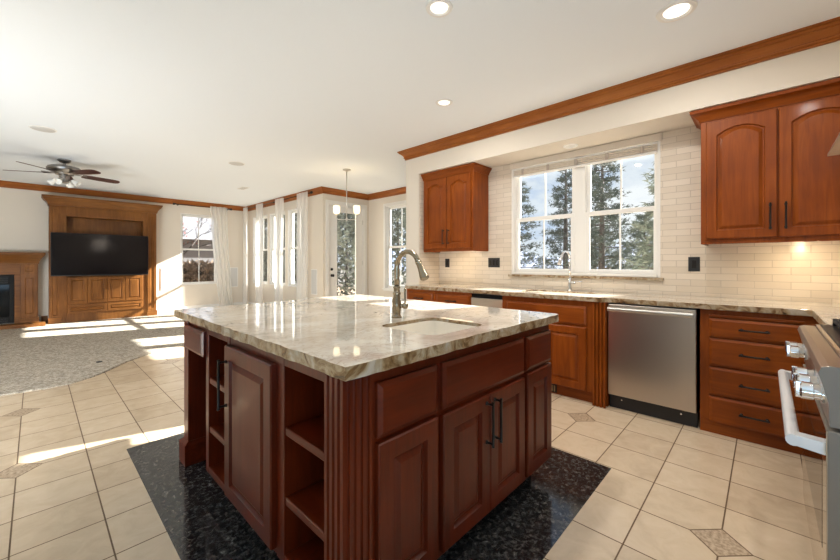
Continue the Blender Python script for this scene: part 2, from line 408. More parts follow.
D_W = [(4.15, 4.97), (5.12, 5.94)]
A_W = (2.44, 3.27)
SW = (.70, 2.215, 1.068, 2.365)
DOOR = (4.15, 5.06, 0, 2.42)
struct(MB().box(XL, 5.4, YR, YA + .1, -.12, 0), 'floor', M['tile'])
mb = MB(); outl = [(XL - T, YR - T), (XS + T, YR - T), (XS + T, YP0), (XD + T, YP0), (XD + T, YC + T), (XB + T, YC + T), (XB + T, YA + T), (XL - T, YA + T)]
struct(mb.prism(outl, CZ, CZ + .12), 'ceiling', M['ceiling'])
struct(wall_cells('y', YA, YA + T, XL, XB + T, 0, CZ, [(*A_W, WZ0, WZ1)]), 'wall_back', M['wall'])
struct(wall_cells('x', XB, XB + T, YC + T, YA, 0, CZ, [(a, b, WZ0, WZ1) for a, b in B_W]), 'wall_windows', M['wall'])
struct(wall_cells('y', YC, YC + T, XB, XD + T, 0, CZ, [DOOR]), 'wall_nook_back', M['wall'])
struct(wall_cells('x', XD, XD + T, YP1, YC, 0, CZ, [(a, b, WZ0, WZ1) for a, b in D_W]), 'wall_nook_right', M['wall'])
struct(MB().box(XH, XD + T, YP0, YP1, 0, CZ), 'wall_partition', M['wall'])
struct(wall_cells('x', XS, XS + T, -.85, YP0, 0, SOF, [SW]), 'wall_right', M['subway'])
struct(MB().box(XH + .4, XS, YP0 - .008, YP0, .9, SOF).box(XH + .02, XH + .4, YP0 - .008, YP0, .9, SOF), 'wall_partition_tile', M['subway'])
struct(MB().box(XH, XS + T, -.85, YP0, SOF, CZ), 'wall_header', M['wall'])
struct(MB().box(.4, XS + T, -1.0, -.85, 0, CZ), 'wall_range', M['subway'])
struct(MB().box(XL - T, XL, YR, YA + T, 0, CZ), 'wall_left', M['wall'])
struct(MB().box(XL - T, XS, YR - T, YR, 0, CZ), 'wall_rear', M['wall_mid'])
struct(MB().box(.4, .55, YR, -1.0, 0, CZ), 'wall_rear_right', M['wall_mid'])
# carpet with its curved edge against the tile
cb = [(XL, 5.02), (-1.2, 5.02), (-.217, 5.01), (.10, 4.97), (.25, 5.0), (.42, 5.13), (.56, 5.30), (.74, 5.58), (.95, 5.80), (1.2, 5.96), (1.7, 6.15), (2.6, 6.35), (XB, YC + .02)]
prof = cb + [(XB, YA), (XL, YA)]
struct(MB().prism(prof, -.01, .014), 'floor_carpet', M['carpet'])
struct(MB().box(.405, 2.315, .655, 2.99, -.01, .0015), 'floor_inlay', M['black_granite'])

def sweep(path, prof, mb=None, mi=0):
    """sweep an (outset, z) profile along a mitred polyline; outset to the left of travel"""
    mb = mb or MB(); P = [Vector((x, y, 0)) for x, y in path]; rings = []
    for i, p in enumerate(P):
        d0 = (P[i] - P[i - 1]).normalized() if i else None; d1 = (P[i + 1] - P[i]).normalized() if i < len(P) - 1 else None
        lf = lambda d: Vector((-d.y, d.x, 0))
        if d0 is None: n = lf(d1)
        elif d1 is None: n = lf(d0)
        else: a, b = lf(d0), lf(d1); n = (a + b) / (1 + a.dot(b))
        rings.append([p + n * o + Vector((0, 0, z)) for o, z in prof])
    return mb.loops(rings, mi=mi)
CROWN = [(0, CZ - .116), (.012, CZ - .116), (.016, CZ - .108), (.012, CZ - .098), (.024, CZ - .094), (.026, CZ - .086), (.022, CZ - .080), (.030, CZ - .062), (.044, CZ - .046), (.056, CZ - .040), (.056, CZ - .032), (.068, CZ - .030), (.078, CZ - .020), (.076, CZ - .014), (.086, CZ - .012), (.086, CZ), (0, CZ)]
def crown(name, path, m): return struct(sweep(path, CROWN), name, m, smooth='auto')
E_ = .0005
# travel so that the room is on the left of travel
crown('trim_1', [(XB, YA), (XL, YA)], M['crown_x'])
def crown_run(name, p0, p1, in0, in1, m):
    """one straight run with mitred ends; in0/in1 = +1 inside corner, -1 outside corner, 0 square"""
    d = (Vector(p1) - Vector(p0)).normalized(); n = Vector((-d.y, d.x)); rings = []
    for p, k, sgn in ((Vector(p0), in0, 1), (Vector(p1), in1, -1)):
        rings.append([Vector((*(p + n * o + d * sgn * k * o), z)) for o, z in CROWN])
    return struct(MB().loops(rings), name, m, smooth='auto')
bpy.data.objects.remove(bpy.data.objects['trim_1'])
crown_run('trim_1', (XB, YA), (XL, YA), 1, 0, M['crown_x'])
crown_run('trim_2', (XB, YC), (XB, YA), -1, 1, M['crown_y'])
crown_run('trim_3', (XD, YC), (XB, YC), 1, -1, M['crown_x'])
crown_run('trim_4', (XD, YP1), (XD, YC), 1, 1, M['crown_y'])
crown_run('trim_5', (XH, YP1), (XD, YP1), -1, 1, M['crown_x'])
crown_run('trim_6', (XH, -.85), (XH, YP1), 0, -1, M['crown_y'])
BASE = [(0, 0), (.016, 0), (.016, .11), (.010, .125), (.004, .14), (0, .14)]
def base_run(name, p0, p1): return struct(sweep([p0, p1], BASE), name, M['white'])
base_run('baseboard_back', (XB, YA), (1.94, YA))
base_run('baseboard_windows', (XB, YC), (XB, YA - .016))
base_run('baseboard_nook_back', (DOOR[0] - .1, YC), (XB, YC))
base_run('baseboard_nook_right', (XD, YP1), (XD, YC))
base_run('baseboard_partition', (XH, YP0), (XH, YP1))

# ------------------------------------------------------------------ windows
def dh_window(name, axis, pin, pout, a0, a1, z0, z1, sill=None, casing=0, pane_at=.55, muntin=True, units=1, head=0):
    """double-hung window set in a wall opening: pin = room face, pout = outside face"""
    sg = 1 if pout > pin else -1
    loc = (pin, (a0 + a1) / 2, z0) if axis == 'x' else ((a0 + a1) / 2, pin, z0)
    r = sempty(name, loc)
    def bx(mb, q0, q1, u0, u1, w0, w1):
        q0, q1 = min(q0, q1), max(q0, q1)
        return mb.box(q0, q1, u0, u1, w0, w1) if axis == 'x' else mb.box(u0, u1, q0, q1, w0, w1)
    pm = pin + (pout - pin) * pane_at; e = .0
    fr = MB(); J = .024
    bx(fr, pin, pout, a0 + e, a0 + J, z0, z1); bx(fr, pin, pout, a1 - J, a1 - e, z0, z1)
    bx(fr, pin, pout, a0 + J, a1 - J, z1 - J, z1); bx(fr, pin - sg * .012, pout, a0 + J, a1 - J, z0, z0 + J)
    if casing:
        c0, c1 = pin - sg * .016, pin - sg * .0005
        bx(fr, c0, c1, a0 - casing, a0, z0 - casing, z1 + casing); bx(fr, c0, c1, a1, a1 + casing, z0 - casing, z1 + casing)
        bx(fr, c0, c1, a0, a1, z1, z1 + casing); bx(fr, c0, c1, a0, a1, z0 - casing, z0)
        bx(fr, pin - sg * .04, pin - sg * .0005, a0 - casing - .02, a1 + casing + .02, z0 - .022, z0)
    fr.build('window_frame', M['white'], r, bevel=.003)
    MW = .11
    us = []
    if units == 2:
        m = (a0 + a1) / 2 - .02
        mb = MB(); bx(mb, pm - sg * .03, pm + sg * .05, m - MW / 2, m + MW / 2, z0 + J, z1 - J); mb.build('mullion', M['white'], r, bevel=.003)
        us = [(a0 + J, m - MW / 2), (m + MW / 2, a1 - J)]
    else: us = [(a0 + J, a1 - J)]
    zm = (z0 + z1) / 2 + .0
    for (b0, b1) in us:
        for k, (s0, s1, q) in enumerate(((z0 + J, zm + .02, pm - sg * .018), (zm - .02, z1 - J, pm + sg * .018))):
            S = .042; sm = MB(); t = .015
            bx(sm, q - t, q + t, b0, b0 + S, s0, s1); bx(sm, q - t, q + t, b1 - S, b1, s0, s1)
            bx(sm, q - t, q + t, b0 + S, b1 - S, s0, s0 + S); bx(sm, q - t, q + t, b0 + S, b1 - S, s1 - S, s1)
            if muntin: bx(sm, q - .006, q + .006, (b0 + b1) / 2 - .008, (b0 + b1) / 2 + .008, s0 + S, s1 - S)
            so_ = sm.build('sash', M['white'], r, bevel=.003)
            gm = MB(); bx(gm, q - .001, q + .001, b0 + S, b1 - S, s0 + S, s1 - S); gm.build('pane', M['glass'], so_)
    return r
dh_window('window_1', 'x', XS, XS + T, SW[0], SW[1], SW[2], SW[3], units=2, pane_at=.62)
dh_window('window_2', 'y', YA, YA + T, *A_W, WZ0, WZ1, casing=.0, pane_at=.5)
for i, (a, b) in enumerate(B_W): dh_window('window_%d' % (3 + i), 'x', XB, XB + T, a, b, WZ0, WZ1, casing=.0, pane_at=.5)
for i, (a, b) in enumerate(D_W): dh_window('window_%d' % (6 + i), 'x', XD, XD + T, a, b, WZ0, WZ1, casing=.055, pane_at=.5)
# granite sill of the sink window
struct(MB().box(XS - .03, XS + .05, .675, 2.245, 1.040, 1.066), 'trim_7', M['granite_edge'], bevel=.004)
# ------------------------------------------------------------------ patio door
dr = sempty('door_1', ((DOOR[0] + DOOR[1]) / 2, YC, 0))
mb = MB(); c = .075
mb.box(DOOR[0] - c, DOOR[0], YC - .016, YC - .0005, 0, DOOR[3] + c).box(DOOR[1], DOOR[1] + c, YC - .016, YC - .0005, 0, DOOR[3] + c).box(DOOR[0], DOOR[1], YC - .016, YC - .0005, DOOR[3], DOOR[3] + c)
mb.box(DOOR[0], DOOR[0] + .02, YC, YC + T, 0, DOOR[3]).box(DOOR[1] - .02, DOOR[1], YC, YC + T, 0, DOOR[3]).box(DOOR[0] + .02, DOOR[1] - .02, YC, YC + T, DOOR[3] - .02, DOOR[3])
mb.build('door_frame', M['white'], dr, bevel=.003)
d0, d1, dt = DOOR[0] + .022, DOOR[1] - .022, DOOR[3] - .022
mb = MB(); y0, y1 = YC + .02, YC + .065; gx0, gx1, gz0, gz1 = 4.35, 4.86, .40, 2.28
mb.box(d0, gx0, y0, y1, .012, dt).box(gx1, d1, y0, y1, .012, dt).box(gx0, gx1, y0, y1, .012, gz0).box(gx0, gx1, y0, y1, gz1, dt)
leaf = mb.build('door_leaf', M['white'], dr, bevel=.003)
MB().box(gx0, gx1, YC + .035, YC + .045, gz0, gz1).build('pane', M['glass'], leaf)
mb = MB()
for a in ((gx0 - .02, gx0 + .012, gz0 - .02, gz1 + .02), (gx1 - .012, gx1 + .02, gz0 - .02, gz1 + .02)): mb.box(a[0], a[1], YC + .012, YC + .02, a[2], a[3])
mb.box(gx0 + .012, gx1 - .012, YC + .012, YC + .02, gz0 - .02, gz0 + .012).box(gx0 + .012, gx1 - .012, YC + .012, YC + .02, gz1 - .012, gz1 + .02)
mb.build('glazing_bead', M['white'], leaf)
MB().lathe((4.235, YC + .02, .94), [(.028, 0), (.028, -.008), (.010, -.010), (.010, -.035), (.026, -.045), (.030, -.058), (.022, -.070)], axis='y').build('door_knob', M['bronze'], leaf, smooth='auto')
MB().lathe((4.235, YC + .02, 1.07), [(.028, 0), (.028, -.010), (.018, -.014), (.018, -.028)], axis='y').build('deadbolt', M['bronze'], leaf, smooth='auto')
for z in (.35, 1.2, 2.1): MB().box(d1 - .012, d1 + .01, YC + .008, YC + .02, z - .05, z + .05).build('hinge', M['silver'], leaf)

# ------------------------------------------------------------------ cabinet helpers
UX, UY = Vector((1, 0, 0)), Vector((0, 1, 0))
def bar_pull(parent, c, along, out, ln=.15, r=.006, m=None, name='handle'):
    c, along, out = Vector(c), Vector(along).normalized(), Vector(out).normalized(); mb = MB()
    a, b = c - along * ln / 2 + out * .034, c + along * ln / 2 + out * .034
    mb.tube([a - along * .014, a - along * .011, a - along * .008, c + out * .034, b + along * .008, b + along * .011, b + along * .014], [r * .75, r * 1.25, r, r, r, r * 1.25, r * .75], 10)
    for q in (a, b): mb.lathe_dir(q - out * .034, out, [(r * 1.5, 0), (r * 1.5, .003), (r * .85, .008), (r * .85, .026), (r * 1.25, .034)], 10)
    return mb.build(name, m or M['bronze'], parent, smooth='auto')
def front(parent, name, O, U, Nn, w, h, m, pull=None, ln=.15, **kw):
    mb = MB().panel(O, U, Nn, w, h, **kw); o = mb.build(name, m, parent)
    if pull:
        u, v, al = pull; t = kw.get('t', .02)
        bar_pull(o, Vector(O) + Vector(U).normalized() * u + Vector((0, 0, v)) + Vector(Nn) * (t - .001), al, Nn, ln)
    return o
ZV = (0, 0, 1)
def flute(mb, O, U, Nn, w, z0, z1, n=3, depth=.008, body=.02):
    """fluted pilaster face: grooves cut in the front of a strip"""
    O, U, Nn = Vector(O), Vector(U).normalized(), Vector(Nn).normalized(); pts = [(0, 0), (0, body)]
    gw = w / (n * 2 + 1)
    for k in range(n):
        u = gw * (2 * k + 1)
        pts += [(u, body), (u + gw * .2, body - depth * .8), (u + gw * .5, body - depth), (u + gw * .8, body - depth * .8), (u + gw, body)]
    pts += [(w, body), (w, 0)]
    ring = lambda z: [O + U * u + Nn * v + Vector((0, 0, z)) for u, v in pts]
    return mb.loops([ring(z0), ring(z1)])

# ------------------------------------------------------------------ island
ix0, ix1, iy0, iy1 = .625, 1.985, .885, 2.585
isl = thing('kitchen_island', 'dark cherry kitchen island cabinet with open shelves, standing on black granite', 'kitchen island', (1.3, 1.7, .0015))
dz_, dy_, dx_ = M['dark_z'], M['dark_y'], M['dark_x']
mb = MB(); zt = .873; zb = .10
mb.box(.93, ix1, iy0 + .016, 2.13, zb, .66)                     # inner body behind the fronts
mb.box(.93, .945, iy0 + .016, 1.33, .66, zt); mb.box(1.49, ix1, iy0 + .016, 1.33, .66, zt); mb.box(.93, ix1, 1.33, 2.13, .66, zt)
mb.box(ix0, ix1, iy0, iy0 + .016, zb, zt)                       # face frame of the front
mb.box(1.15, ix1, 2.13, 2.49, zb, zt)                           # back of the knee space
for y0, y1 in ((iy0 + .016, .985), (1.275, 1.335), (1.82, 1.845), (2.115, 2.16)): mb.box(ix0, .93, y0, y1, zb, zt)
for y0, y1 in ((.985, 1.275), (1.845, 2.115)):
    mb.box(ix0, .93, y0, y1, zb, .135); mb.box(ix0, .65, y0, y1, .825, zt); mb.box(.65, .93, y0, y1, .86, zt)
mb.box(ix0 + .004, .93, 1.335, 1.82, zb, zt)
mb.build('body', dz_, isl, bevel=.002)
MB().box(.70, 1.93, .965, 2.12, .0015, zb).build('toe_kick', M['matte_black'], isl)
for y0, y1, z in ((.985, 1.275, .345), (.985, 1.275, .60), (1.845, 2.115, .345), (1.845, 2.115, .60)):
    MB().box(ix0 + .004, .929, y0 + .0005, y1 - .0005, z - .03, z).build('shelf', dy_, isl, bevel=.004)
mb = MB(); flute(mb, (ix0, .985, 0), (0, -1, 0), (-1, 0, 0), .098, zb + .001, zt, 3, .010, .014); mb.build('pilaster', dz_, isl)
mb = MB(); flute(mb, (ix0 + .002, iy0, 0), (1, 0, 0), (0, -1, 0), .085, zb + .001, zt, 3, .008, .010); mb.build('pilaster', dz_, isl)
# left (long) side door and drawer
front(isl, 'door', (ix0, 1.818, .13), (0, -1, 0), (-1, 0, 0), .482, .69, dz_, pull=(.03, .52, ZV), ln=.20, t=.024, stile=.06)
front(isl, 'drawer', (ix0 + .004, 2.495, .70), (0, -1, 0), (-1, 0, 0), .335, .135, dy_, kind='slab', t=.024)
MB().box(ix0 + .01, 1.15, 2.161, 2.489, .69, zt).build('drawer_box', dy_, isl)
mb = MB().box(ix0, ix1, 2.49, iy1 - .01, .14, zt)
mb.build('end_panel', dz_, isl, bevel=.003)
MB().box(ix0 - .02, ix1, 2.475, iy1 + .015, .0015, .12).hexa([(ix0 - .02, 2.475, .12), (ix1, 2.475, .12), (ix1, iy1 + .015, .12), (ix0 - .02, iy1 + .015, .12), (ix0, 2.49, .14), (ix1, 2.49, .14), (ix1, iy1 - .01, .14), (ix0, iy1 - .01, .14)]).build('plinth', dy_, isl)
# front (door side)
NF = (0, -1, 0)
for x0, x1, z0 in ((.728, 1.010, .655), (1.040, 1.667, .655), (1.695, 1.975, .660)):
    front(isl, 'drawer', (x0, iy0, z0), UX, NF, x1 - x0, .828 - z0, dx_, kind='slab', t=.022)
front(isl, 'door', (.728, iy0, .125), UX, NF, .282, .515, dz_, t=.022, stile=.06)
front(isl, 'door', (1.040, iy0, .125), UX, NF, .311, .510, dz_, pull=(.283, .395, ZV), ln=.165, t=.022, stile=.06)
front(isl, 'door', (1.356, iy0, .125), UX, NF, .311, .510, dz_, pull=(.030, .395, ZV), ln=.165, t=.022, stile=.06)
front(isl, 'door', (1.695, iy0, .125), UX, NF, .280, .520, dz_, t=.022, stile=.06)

def slab(outer, hole, z0, z1, rough=.0, mats=None, name='worktop', parent=None, jag=0):
    """stone slab from an outline with an optional hole; sides carry material 1"""
    mb = MB(); bm = mb.bm
    def ring(pts, z, o=0): return [bm.verts.new((x, y, z)) for x, y in pts]
    loops = [outer] + ([hole] if hole else [])
    top, bot = [], []
    for pts in loops: top.append(ring(pts, z1)); bot.append(ring(pts, z0))
    for tv, bv in zip(top, bot):
        n = len(tv)
        for i in range(n):
            f = bm.faces.new((tv[i], tv[(i + 1) % n], bv[(i + 1) % n], bv[i])); f.material_index = 1
    for lay in (top, bot):
        es = []
        for r in lay:
            for i in range(len(r)):
                es.append(bm.edges.get((r[i], r[(i + 1) % len(r)])))
        g = bmesh.ops.triangle_fill(bm, use_beauty=True, use_dissolve=False, edges=es)
        for f in g['geom']:
            if isinstance(f, bmesh.types.BMFace): f.material_index = 0
    return mb
def rrect(x0, x1, y0, y1, r, n=5):
    pts = []
    for cx, cy, a in ((x1 - r, y1 - r, 0), (x0 + r, y1 - r, 90), (x0 + r, y0 + r, 180), (x1 - r, y0 + r, 270)):
        for k in range(n + 1):
            t = math.radians(a + 90 * k / n); pts.append((cx + r * math.cos(t), cy + r * math.sin(t)))
    return pts
def jagged(pts, amp, step=.035):
    out = []
    for i, p in enumerate(pts):
        q = pts[(i + 1) % len(pts)]; d = Vector((q[0] - p[0], q[1] - p[1])); n = max(1, int(d.length / step)); nr = Vector((-d.y, d.x)).normalized()
        for k in range(n):
            o = random.uniform(-amp, amp) if k else 0
            out.append((p[0] + d.x * k / n + nr.x * o, p[1] + d.y * k / n + nr.y * o))
    return out
top_o = jagged([(.586, .838), (2.005, .838), (2.030, .860), (2.035, 2.71), (1.50, 2.72), (1.40, 2.63), (.586, 2.63)], .0045)
hole = rrect(1.075, 1.445, .945, 1.290, .05)
mb = slab(top_o, hole, .874, .914)
single(mb, 'worktop', [M['granite'], M['granite_edge']], 'cream veined granite worktop with a rough edge on the island', 'worktop', (1.3, 1.7, .874), bevel=.005)
# island basin
sk = thing('sink_basin', 'cream undermount sink set in the island worktop', 'sink', (1.26, 1.115, .75))
def basin(x0, x1, y0, y1, zb_, zt_, parent, m, r=.06):
    rr = lambda g, z: [(x, y, z) for x, y in rrect(x0 - g, x1 + g, y0 - g, y1 + g, max(.01, r + g))]
    outer = [rr(-.030, zb_ - .012), rr(-.004, zb_ + .012), rr(-.002, zt_)]
    inner = [rr(-.010, zt_), rr(-.012, zb_ + .03), rr(-.04, zb_ + .004), rr(-.15, zb_)]
    return MB().loops(outer + inner, cap0=True, cap1=True).build('basin', m, parent, smooth='auto')
basin(1.075, 1.445, .945, 1.290, .75, .898, sk, M['sink'], .05)
MB().lathe((1.26, 1.115, .750), [(.042, .0015), (.042, .004), (.030, .005), (.028, .002), (.0, .002)], 20).build('drain', M['silver'], sk, smooth='auto')
# island faucet
def faucet(loc, sdir_, hdir, H, reach, m, label, r=.013, antique=True):
    f = thing('kitchen_faucet', label, 'faucet', loc); x, y, z = loc; sdir_ = Vector(sdir_).normalized(); hdir = Vector(hdir).normalized()
    if antique:
        pr = [(.027, 0), (.027, .006), (.021, .012), (.019, .02), (.023, .045), (.024, .075), (.019, .105), (.017, .118), (.021, .122), (.021, .130), (.016, .136), (.016, .150), (.019, .155), (.019, .160), (.014, .166)]
        hb = .166
    else:
        pr = [(.026, 0), (.026, .008), (.020, .013), (.018, .03), (.018, .12), (.014, .13)]; hb = .13
    MB().lathe(loc, pr, 20).build('body', m, f, smooth='auto')
    R = reach / 2; zc = H - R - r; pts = [Vector(loc) + Vector((0, 0, hb - .005)), Vector(loc) + Vector((0, 0, (hb + zc) / 2))]
    for k in range(15):
        a = math.radians(180 - 155 * k / 14); pts.append(Vector(loc) + sdir_ * (R + R * math.cos(a)) + Vector((0, 0, zc + R * math.sin(a))))
    MB().tube(pts, r, 12).build('spout', m, f, smooth=True)
    d = (pts[-1] - pts[-2]).normalized()
    MB().lathe_dir(pts[-1] - d * .004, d, [(r, 0), (r * 1.25, .004), (r * 1.25, .014), (r * 1.05, .018), (r * 1.15, .045), (r * 1.7, .085), (r * 1.75, .10), (r * 1.4, .104)], 16).build('spray_head', m, f, smooth='auto')
    hz = .062 if antique else .085
    hp = Vector(loc) + Vector((0, 0, hz))
    MB().lathe_dir(hp + hdir * .012, hdir, [(.011, 0), (.011, .02), (.016, .024), (.017, .036), (.013, .044), (.006, .048)], 14).build('valve', m, f, smooth='auto')
    e = hp + hdir * .044
    if antique: MB().tube([e, e + Vector((0, 0, .02)), e + Vector((0, 0, .07)), e + Vector((0, 0, .085)), e + Vector((0, 0, .095))], [.004, .0045, .006, .007, .003], 10).build('lever', m, f, smooth=True)
    else: MB().tube([e, e + hdir * .03 + Vector((0, 0, .006)), e + hdir * .075 + Vector((0, 0, .014)), e + hdir * .08 + Vector((0, 0, .015))], [.005, .005, .006, .003], 10).build('lever', m, f, smooth=True)
    return f
faucet((1.305, 1.405, .914), (-.05, -1, 0), (.6, -.75, 0), .356, .17, M['nickel'], 'antique nickel gooseneck faucet standing on the island worktop')

# ------------------------------------------------------------------ cabinets along the window wall
XF = 3.285                     # cabinet face plane
NX = (-1, 0, 0); cz, cy, cx = M['cherry_z'], M['cherry_y'], M['cherry_x']
def base_cab(name, label, y0, y1, xf=XF, back=XS - .01, zt=.873, kick=.10, kickin=.05):
    r = thing(name, label, 'cabinet', ((xf + back) / 2, (y0 + y1) / 2, 0))
    if name == 'sink_cabinet':
        mb = MB().box(xf, back, y0 + .0008, y1 - .0008, kick, .64); mb.box(xf, xf + .02, y0 + .0008, y1 - .0008, .64, zt)
        for q in ((y0 + .0008, y0 + .02), (y1 - .02, y1 - .0008)): mb.box(xf + .02, back, *q, .64, zt)
        mb.build('body', cz, r, bevel=.002)
    else: MB().box(xf, back, y0 + .0008, y1 - .0008, kick, zt).build('body', cz, r, bevel=.002)
    MB().box(xf + kickin, back, y0 + .0008, y1 - .0008, 0, kick).build('toe_kick', cy, r)
    return r
def yfront(parent, name, y0, y1, z0, z1, m, xf=XF, pull=None, ln=.11, **kw):
    # width runs from y1 (left in view) to y0
    return front(parent, name, (xf, y1, z0), (0, -1, 0), NX, y1 - y0, z1 - z0, m, pull=pull, ln=ln, **kw)
# drawer stack right of the dishwasher
st = base_cab('drawer_cabinet', 'cherry base cabinet of four drawers between dishwasher and range', -.235, .345, kick=.095, kickin=.012)
for z0, z1 in ((.683, .812), (.482, .672), (.277, .470), (.088, .266)):
    yfront(st, 'drawer', -.175, .292, z0, z1, cy, kind='slab', t=.02, pull=(.235, (z1 - z0) * .52, (0, 1, 0)), ln=.125)
MB().box(XF - .014, XF, -.175, .292, .822, .838).build('breadboard', cy, st, bevel=.003)
MB().box(XF, XS - .01, -.84, -.237, .0, .873).build('corner_filler', cz, st)
# dishwasher
dw = thing('dishwasher', 'stainless steel dishwasher right of the sink cabinet', 'dishwasher', (3.57, .655, 0))
MB().box(XF + .01, XS - .02, .364, .948, .10, .868).build('tub', M['black'], dw)
dd = MB().box(XF - .022, XF + .008, .362, .951, .118, .862).build('door', M['steel'], dw, bevel=.006)
mb = MB(); mb.tube([(XF - .058, .375, .825), (XF - .058, .94, .825)], .019, 16)
for y in (.40, .915): mb.box(XF - .062, XF - .02, y - .012, y + .012, .812, .832)
mb.build('handle', M['silver'], dd, smooth='auto')
kp = MB().box(XF + .03, XF + .05, .362, .951, .0, .116).build('kick_plate', M['black'], dw)
for y in (.46, .86): MB().lathe((XF + .03, y, .075), [(.006, 0), (.006, -.004), (.003, -.005)], 10, axis='x').build('screw', M['chrome'], kp)
# sink cabinet with fluted pilaster
XK = XF - .035
sc = base_cab('sink_cabinet', 'bright cherry sink base cabinet under the window left of the dishwasher', .958, 1.935, xf=XK, kickin=.04)
mb = MB(); flute(mb, (XK, 1.062, 0), (0, -1, 0), NX, .10, .0, .873, 3, .015, .017); mb.build('pilaster', cz, sc)
yfront(sc, 'drawer', 1.115, 1.88, .665, .825, cy, xf=XK, kind='slab', t=.02)
yfront(sc, 'door', 1.115, 1.49, .105, .645, cz, xf=XK, t=.022, stile=.06)
yfront(sc, 'door', 1.497, 1.88, .105, .645, cz, xf=XK, t=.022, stile=.06)
mb = MB(); mb.box(XK + .034, XK + .0395, 1.39, 1.62, .012, .085)
vt = mb.build('vent_grille', M['bronze'], sc)
for k in range(9): MB().box(XK + .030, XK + .0335, 1.402 + k * .0245, 1.414 + k * .0245, .02, .077).build('louvre', M['nickel'], vt)
# second appliance
ap = thing('undercounter_appliance', 'narrow stainless steel appliance left of the sink cabinet', 'appliance', (3.6, 2.135, 0))
MB().box(XF + .01, XS - .02, 1.939, 2.331, .0, .868).build('case', M['black'], ap)
ad_ = MB().box(XF - .02, XF + .008, 1.942, 2.328, .11, .825).build('door', M['steel'], ap, bevel=.005)
MB().box(XF - .012, XF + .009, 1.942, 2.328, .832, .866).build('control_strip', M['black_glass'], ap)
# two drawer cabinets in the corner
for (y0, y1, lab) in ((2.335, 2.862, 'cherry drawer cabinet under the left wall cabinet, next to narrow appliance'), (2.863, 3.35, 'cherry drawer cabinet in the corner against the partition wall')):
    c_ = base_cab('drawer_cabinet', lab, y0, y1)
    yfront(c_, 'drawer', y0 + .03, y1 - .03, .69, .838, cy, kind='slab', t=.02, pull=((y1 - y0) / 2 - .03, .078, (0, 1, 0)), ln=.11)
    yfront(c_, 'door', y0 + .03, y1 - .03, .12, .67, cz, t=.02)
# worktop along the wall and round the corner, with a sink cut-out
o_ = jagged([(3.250, -.205), (3.250, .965), (3.215, .985), (3.215, 1.93), (3.25, 1.95), (3.25, 3.351), (3.925, 3.351), (3.925, -.845), (2.515, -.845), (2.515, -.205)][::-1], .002, .05)
h_ = rrect(3.36, 3.72, 1.12, 1.85, .05)
mb = slab(o_, h_, .874, .914)
single(mb, 'worktop', [M['granite'], M['granite_edge']], 'long granite worktop under the kitchen window, turning the corner to the range', 'worktop', (3.6, 1.3, .874), bevel=.004)
s2 = thing('sink_basin', 'undermount sink in the worktop under the kitchen window', 'sink', (3.54, 1.485, .68))
basin(3.36, 3.72, 1.12, 1.85, .70, .898, s2, M['sink'], .05)
faucet((3.815, 1.475, .914), (-1, .12, 0), (.25, -1, 0), .415, .17, M['chrome'], 'chrome gooseneck faucet behind the sink under the window', r=.011, antique=False)

# ------------------------------------------------------------------ wall cabinets
def wall_cab(label, y0, y1, doors, shoulder, rise, side_l=True, tip_l=True):
    XW = 3.60
    r = thing('wall_cabinet', label, 'cabinet', ((XW + XS) / 2, (y0 + y1) / 2, 1.355))
    mb = MB().box(XW, XS - .002, y0, y1, 1.366, 2.34); mb.box(XW, XW + .02, y0, y1, 1.346, 1.366); mb.box(XW + .02, XS - .002, y0, y0 + .018, 1.346, 1.366); mb.box(XW + .02, XS - .002, y1 - .018, y1, 1.346, 1.366)
    mb.build('body', cz, r, bevel=.002)
    prof = [(0, 2.30), (.008, 2.30), (.012, 2.315), (.030, 2.335), (.052, 2.358), (.062, 2.362), (.066, 2.385), (0, 2.385)]
    rings = []
    d = 1
    ya, yb = y0, y1
    path = [(XS - .002, yb), (XW, yb), (XW, ya), (XS - .002, ya)]
    cap = min(.064, 9)
    mb = MB(); P = [Vector((*p, 0)) for p in path]; rg = []
    for i, p in enumerate(P):
        nn = [Vector((0, 1, 0)), Vector((-1, 1, 0)), Vector((-1, -1, 0)), Vector((0, -1, 0))][i]
        rg.append([p + nn * (o if rise > .04 else o * .72) + Vector((0, 0, z)) for o, z in prof])
    mb.loops(rg); mb.build('cornice', cy, r, smooth='auto')
    for (a, b, hs) in doors:
        wd = b - a; u = .035 if hs == 'l' else wd - .035
        yfront(r, 'door', a, b, 1.385, 2.285, cz, xf=XW, t=.022, stile=.062, rise=rise, shoulder=shoulder, pull=(u, .145, ZV), ln=.16)
    return r
wall_cab('cherry wall cabinet with two arched doors, left of the kitchen window', 2.535, 3.345, [(2.565, 2.932, 'l'), (2.940, 3.315, 'r')], .16, .036)
wall_cab('cherry wall cabinet with arched doors, right of the kitchen window', -.50, .372, [(-.057, .337, 'r'), (-.47, -.065, 'l')], 0, .05)
# light strips under the wall cabinets
for (y0, y1, lab, pw) in ((2.62, 3.15, 'thin light bar under the left wall cabinet', 2.2), (-.42, .02, 'thin light bar under the right wall cabinet', 3.2)):
    u = thing('under_cabinet_light', lab, 'light', (3.72, (y0 + y1) / 2, 1.352))
    MB().box(3.69, 3.75, y0, y1, 1.357, 1.3658).build('housing', M['white_plastic'], u)
    MB().box(3.70, 3.74, y0 + .01, y1 - .01, 1.353, 1.357).build('diffuser', M['led'], u)
    area('under_cabinet_glow', (3.72, (y0 + y1) / 2, 1.350), (.35, 0, -1), .04, y1 - y0, pw, (1, .80, .52))
